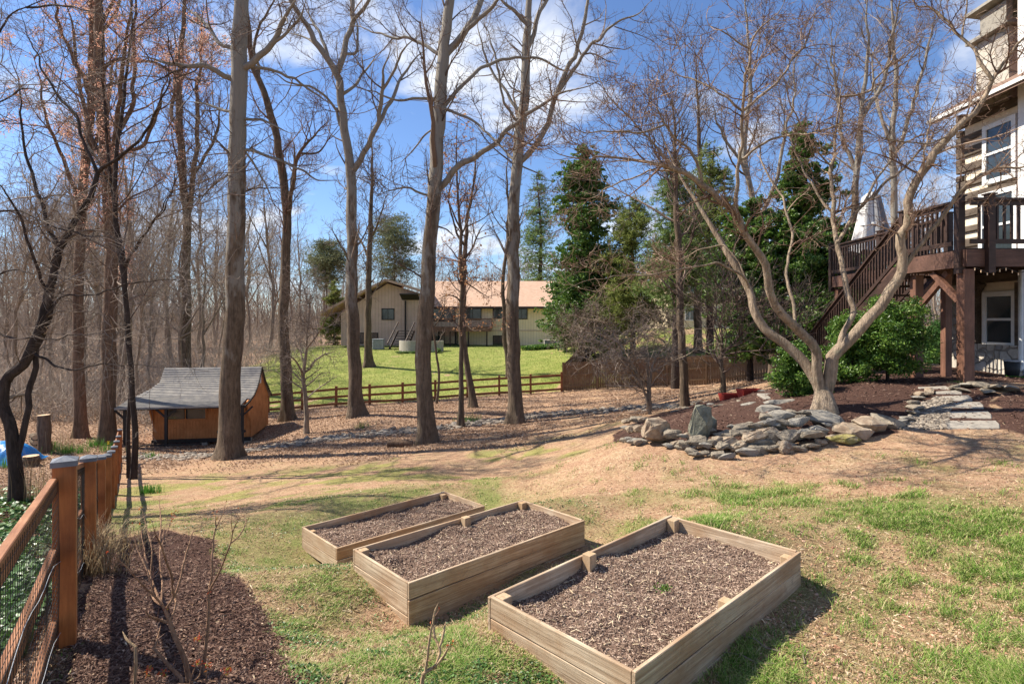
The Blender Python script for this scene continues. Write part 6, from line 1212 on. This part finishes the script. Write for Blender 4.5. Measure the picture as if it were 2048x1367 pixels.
def put(i, t0, x, y, s, label, group):
    o = t0 if i is None else copy_tree(t0); o.location = (x, y, G(x, y) - .1); o.rotation_euler = (0, 0, random.random() * 6.28); o.scale = (s, s, s * random.uniform(.9, 1.15)); return tag(o, label, None, group)
used = [0] * 6
def spread(n, xr_, yr_, label, group, s0=.75, s1=1.15, mind=1.5, ok=None):
    pts = []; tries = 0
    while len(pts) < n and tries < 5000:
        tries += 1; y = random.uniform(*yr_); x = random.uniform(xr_[0], xr_[1]) * y
        if any(math.hypot(x - a, y - b_) < mind for a, b_ in pts) or (ok and not ok(x, y)): continue
        pts.append((x, y)); k = random.randrange(6); put(None if not used[k] else 1, temps[k], x, y, random.uniform(s0, s1), label, group); used[k] = 1
spread(40, (-1.04, -.46), (33, 64), 'bare woodland tree in the left woods behind the shed', 'bare trees of the left woods', .45, 1.0, 1.6, lambda x, y: x < -17 - (y - 30) * .1)
spread(44, (-1.05, -.34), (62, 112), 'bare tree far back in the left woods', 'distant bare trees left of the tan house', .8, 1.15, 2.5, lambda x, y: not (-36 < x < -22 and 70 < y < 92) and x < -20.5)
spread(26, (-.33, .16), (84, 120), 'bare tree behind the roof of the tan house', 'bare trees behind the tan house', .5, .85, 2.5)
spread(18, (.14, .75), (68, 105), 'bare tree far behind the evergreens on the right', 'distant bare trees on the right', .7, 1.05, 3, lambda x, y: not (14 < x < 28 and y < 75))
# undergrowth in the woods
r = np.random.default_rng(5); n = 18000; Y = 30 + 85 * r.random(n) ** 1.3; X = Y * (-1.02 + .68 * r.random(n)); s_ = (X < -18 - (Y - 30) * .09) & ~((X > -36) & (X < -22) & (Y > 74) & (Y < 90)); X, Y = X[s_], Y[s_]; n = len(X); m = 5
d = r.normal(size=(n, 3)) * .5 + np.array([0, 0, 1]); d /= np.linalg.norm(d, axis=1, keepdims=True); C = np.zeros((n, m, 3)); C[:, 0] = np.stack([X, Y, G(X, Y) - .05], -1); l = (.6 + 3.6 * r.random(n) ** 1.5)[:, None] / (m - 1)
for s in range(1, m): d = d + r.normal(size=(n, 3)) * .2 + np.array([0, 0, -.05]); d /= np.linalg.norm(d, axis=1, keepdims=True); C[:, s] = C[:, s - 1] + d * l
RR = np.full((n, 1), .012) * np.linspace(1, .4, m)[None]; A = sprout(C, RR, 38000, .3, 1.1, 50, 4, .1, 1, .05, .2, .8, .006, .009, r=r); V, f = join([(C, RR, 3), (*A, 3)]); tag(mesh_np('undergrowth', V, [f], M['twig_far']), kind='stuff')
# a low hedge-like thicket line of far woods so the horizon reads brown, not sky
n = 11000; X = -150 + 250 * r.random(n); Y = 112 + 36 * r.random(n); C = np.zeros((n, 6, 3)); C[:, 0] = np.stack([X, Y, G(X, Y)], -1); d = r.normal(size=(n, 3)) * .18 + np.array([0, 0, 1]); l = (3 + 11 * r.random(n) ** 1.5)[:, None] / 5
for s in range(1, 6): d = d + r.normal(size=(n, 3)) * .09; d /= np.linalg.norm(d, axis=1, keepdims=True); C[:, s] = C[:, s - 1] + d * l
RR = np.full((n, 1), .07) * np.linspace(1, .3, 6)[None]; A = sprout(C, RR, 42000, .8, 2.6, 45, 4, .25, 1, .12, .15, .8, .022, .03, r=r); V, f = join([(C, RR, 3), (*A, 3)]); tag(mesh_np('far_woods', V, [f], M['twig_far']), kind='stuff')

# ------------------------------------------------------------------ pruned rose canes in the near mulch
def canes(label, base, Z0, limbs, seed, mat='cane', tips=0, lv=None, group=None, name='rose_bush'):
    lims = [([(a, b_) for a, b_ in p], r0, r1, dz) for p, r0, r1, dz in limbs]; st = skel(lims, Z0, 18, 4); loc = np.array(W(base[0], base[1], Z0)); t = thing(name, label, 'shrub', loc, 0, group); st = [(P - loc, R) for P, R in st]; st[0][0][0, 2] -= .05
    trunk_mesh(st, 0, 'canes', M[mat], t, 0, .2, .8, seed); r = np.random.default_rng(seed); P, R = pack(st)
    A = sprout(P, R, lv or 60, .015, .10, 60, 4, .1, 1, .06, .15, .6, .0015, .003, r=r); V, f = join([(*A, 4)]); mesh_np('thorny_twigs', V, [f], M['twig_red'], t)
    if tips:
        C = P[r.integers(0, len(P), tips), -1] + r.normal(size=(tips, 3)) * .012; V, f = leaves(C, .022, None, .4, .3, r=r); mesh_np('young_leaves', V, [f], M['shoot'], t)
    return t
M['cane'] = bark('rose_cane', (.17, .09, .05), (.36, .22, .14)); M['shoot'] = island('young_shoot', [(.35, .05, .03), (.55, .12, .04), (.35, .38, .06)], .5, .3, .3)
def c5(*p): return [(x * .3416, 900 + y * .3416) for x, y in p]
canes('pruned rose bush with many thin bare canes in the mulch beside the fence', (378, 1352), 3.4, [
    (c5((1105, 1330), (1080, 1220), (1020, 1080), (985, 980), (965, 925)), 5.5, 4, 0), (c5((965, 925), (900, 850), (840, 790), (760, 700), (700, 640), (640, 590)), 3, 1.3, -.3), (c5((970, 930), (1020, 850), (1060, 730), (1100, 580), (1122, 480), (1160, 470), (1215, 410)), 3, 1.6, .3),
    (c5((960, 920), (930, 860), (890, 760), (850, 620), (825, 440)), 3, 1.5, .5), (c5((1020, 860), (1000, 740), (960, 600), (905, 480), (890, 410)), 3, 1.6, -.3), (c5((880, 960), (890, 800), (885, 640), (880, 520), (830, 330)), 2.6, 1.2, .4),
    (c5((985, 1010), (930, 990), (870, 965), (850, 930)), 3.2, 2.2, -.2), (c5((950, 890), (945, 760), (935, 600), (960, 480), (1000, 400)), 2.4, 1.1, .6), (c5((900, 850), (860, 700), (800, 560), (780, 440)), 2.3, 1.2, .2), (c5((930, 560), (940, 440), (935, 350), (930, 260)), 2, 1, .5), (c5((935, 600), (970, 500), (1020, 360)), 1.8, .9, .5),
    (c5((1010, 980), (1030, 900), (1020, 850)), 2.6, 2, .1)], 81, tips=30, lv=170)
canes('tall thin pruned rose with two forked pale canes, right one in the mulch', (406, 1330), 3.5, [
    (c5((1195, 1265), (1210, 1100), (1222, 960), (1220, 830)), 4, 3.2, 0), (c5((1220, 835), (1235, 740), (1245, 620), (1262, 480), (1290, 400), (1330, 300)), 3, 1.2, .2), (c5((1265, 450), (1262, 400), (1262, 380)), 1.5, 1, 0), (c5((1225, 830), (1290, 700), (1335, 590), (1355, 520), (1360, 440), (1358, 355)), 2.6, 1.2, -.2),
    (c5((1355, 540), (1400, 500), (1440, 420), (1415, 370), (1405, 330)), 1.8, .9, .2), (c5((1440, 420), (1465, 380)), 1, .8, 0), (c5((1360, 480), (1400, 400), (1450, 370)), 1.4, .8, 0)], 82, tips=10, lv=45)
canes('short thick sawn rose stub with a twisted pale stem, leftmost in the mulch', (265, 1366), 3.3, [(c5((790, 1380), (795, 1260), (793, 1145)), 3.6, 3.4, 0), (c5((793, 1150), (745, 1110), (715, 1055)), 3, 2.4, 0)], 83, 'cut_cane', lv=4) if False else None
M['cut_cane'] = bark('pale_cane', (.30, .20, .11), (.50, .36, .22))
canes('short sawn rose stub with a twisted pale stem, leftmost in the mulch', (271, 1366), 3.35, [(c5((790, 1380), (795, 1260), (793, 1145)), 3.6, 3.4, 0), (c5((793, 1150), (745, 1110), (715, 1055)), 3, 2.4, .05)], 83, 'cut_cane', lv=4)
canes('low angled rose cane crossing the mulch below the pruned rose bush', (364, 1340), 3.35, [(c5((1065, 1335), (990, 1260), (930, 1190), (890, 1150)), 4, 3.2, 0), (c5((905, 1160), (925, 1080), (940, 1020)), 2.4, 1.8, .1)], 84, lv=6)
canes('small cluster of orange leafed shoots at the bottom edge of the mulch', (395, 1362), 3.2, [(c5((1110, 1370), (1130, 1300), (1155, 1245)), 1.8, 1, 0), (c5((1150, 1370), (1170, 1290), (1160, 1100)), 1.8, 1, .1), (c5((1200, 1370), (1210, 1310), (1215, 1270)), 1.5, .9, 0), (c5((1280, 1370), (1300, 1330), (1330, 1290)), 1.5, .8, 0), (c5((920, 1370), (900, 1320), (870, 1290)), 1.5, .8, 0), (c5((950, 1370), (945, 1340), (955, 1300)), 1.4, .8, 0)], 85, tips=110, lv=10, name='rose_shoots')
def c6(*p): return [(550 + x * .3418, 940 + y * .3418) for x, y in p]
canes('reddish pruned rose stub with several cut stems at the bottom centre', (846, 1368), 3.15, [
    (c6((858, 1260), (872, 1190), (915, 1160), (940, 1150)), 5, 4, 0), (c6((880, 1180), (890, 1080), (910, 960), (922, 900)), 3.6, 2.6, 0), (c6((940, 1150), (965, 1060), (935, 980), (925, 900)), 4, 3.2, .08), (c6((925, 1160), (985, 1090), (1025, 1015)), 3.6, 2.6, -.08), (c6((970, 1030), (985, 950), (1000, 880)), 3.4, 2.8, .05), (c6((925, 900), (935, 830), (958, 772)), 2.4, 1.8, 0)], 86, 'cut_cane', tips=10, lv=12)
canes('single cut pale cane poking up at the bottom edge left of the rose stub', (693, 1372), 3.1, [(c6((400, 1290), (415, 1230), (435, 1185)), 4, 4, 0)], 87, 'cut_cane', lv=3)
# small twigs lying about
for i, (px, py) in enumerate([(1480, 1270), (1440, 1310), (1610, 1330), (1050, 890), (1730, 1075), (1330, 935)]):
    p = PG(px, py); V = np.array([[(0, 0, .01), (.12, .03, .02), (.22, .02, .012), (.30, .07, .02)]]) * random.uniform(.6, 1.1); V, f = tubes(V, np.array([[.006, .005, .004, .002]]), 5); o = mesh_np('fallen_twig', V, [f], M['twig_pale']); o.location = (p[0], p[1], G(*p)); o.rotation_euler = (0, 0, random.random() * 6.28)
    tag(o, 'small pale fallen twig lying on the bare ground', 'twig', 'fallen twigs on the ground')
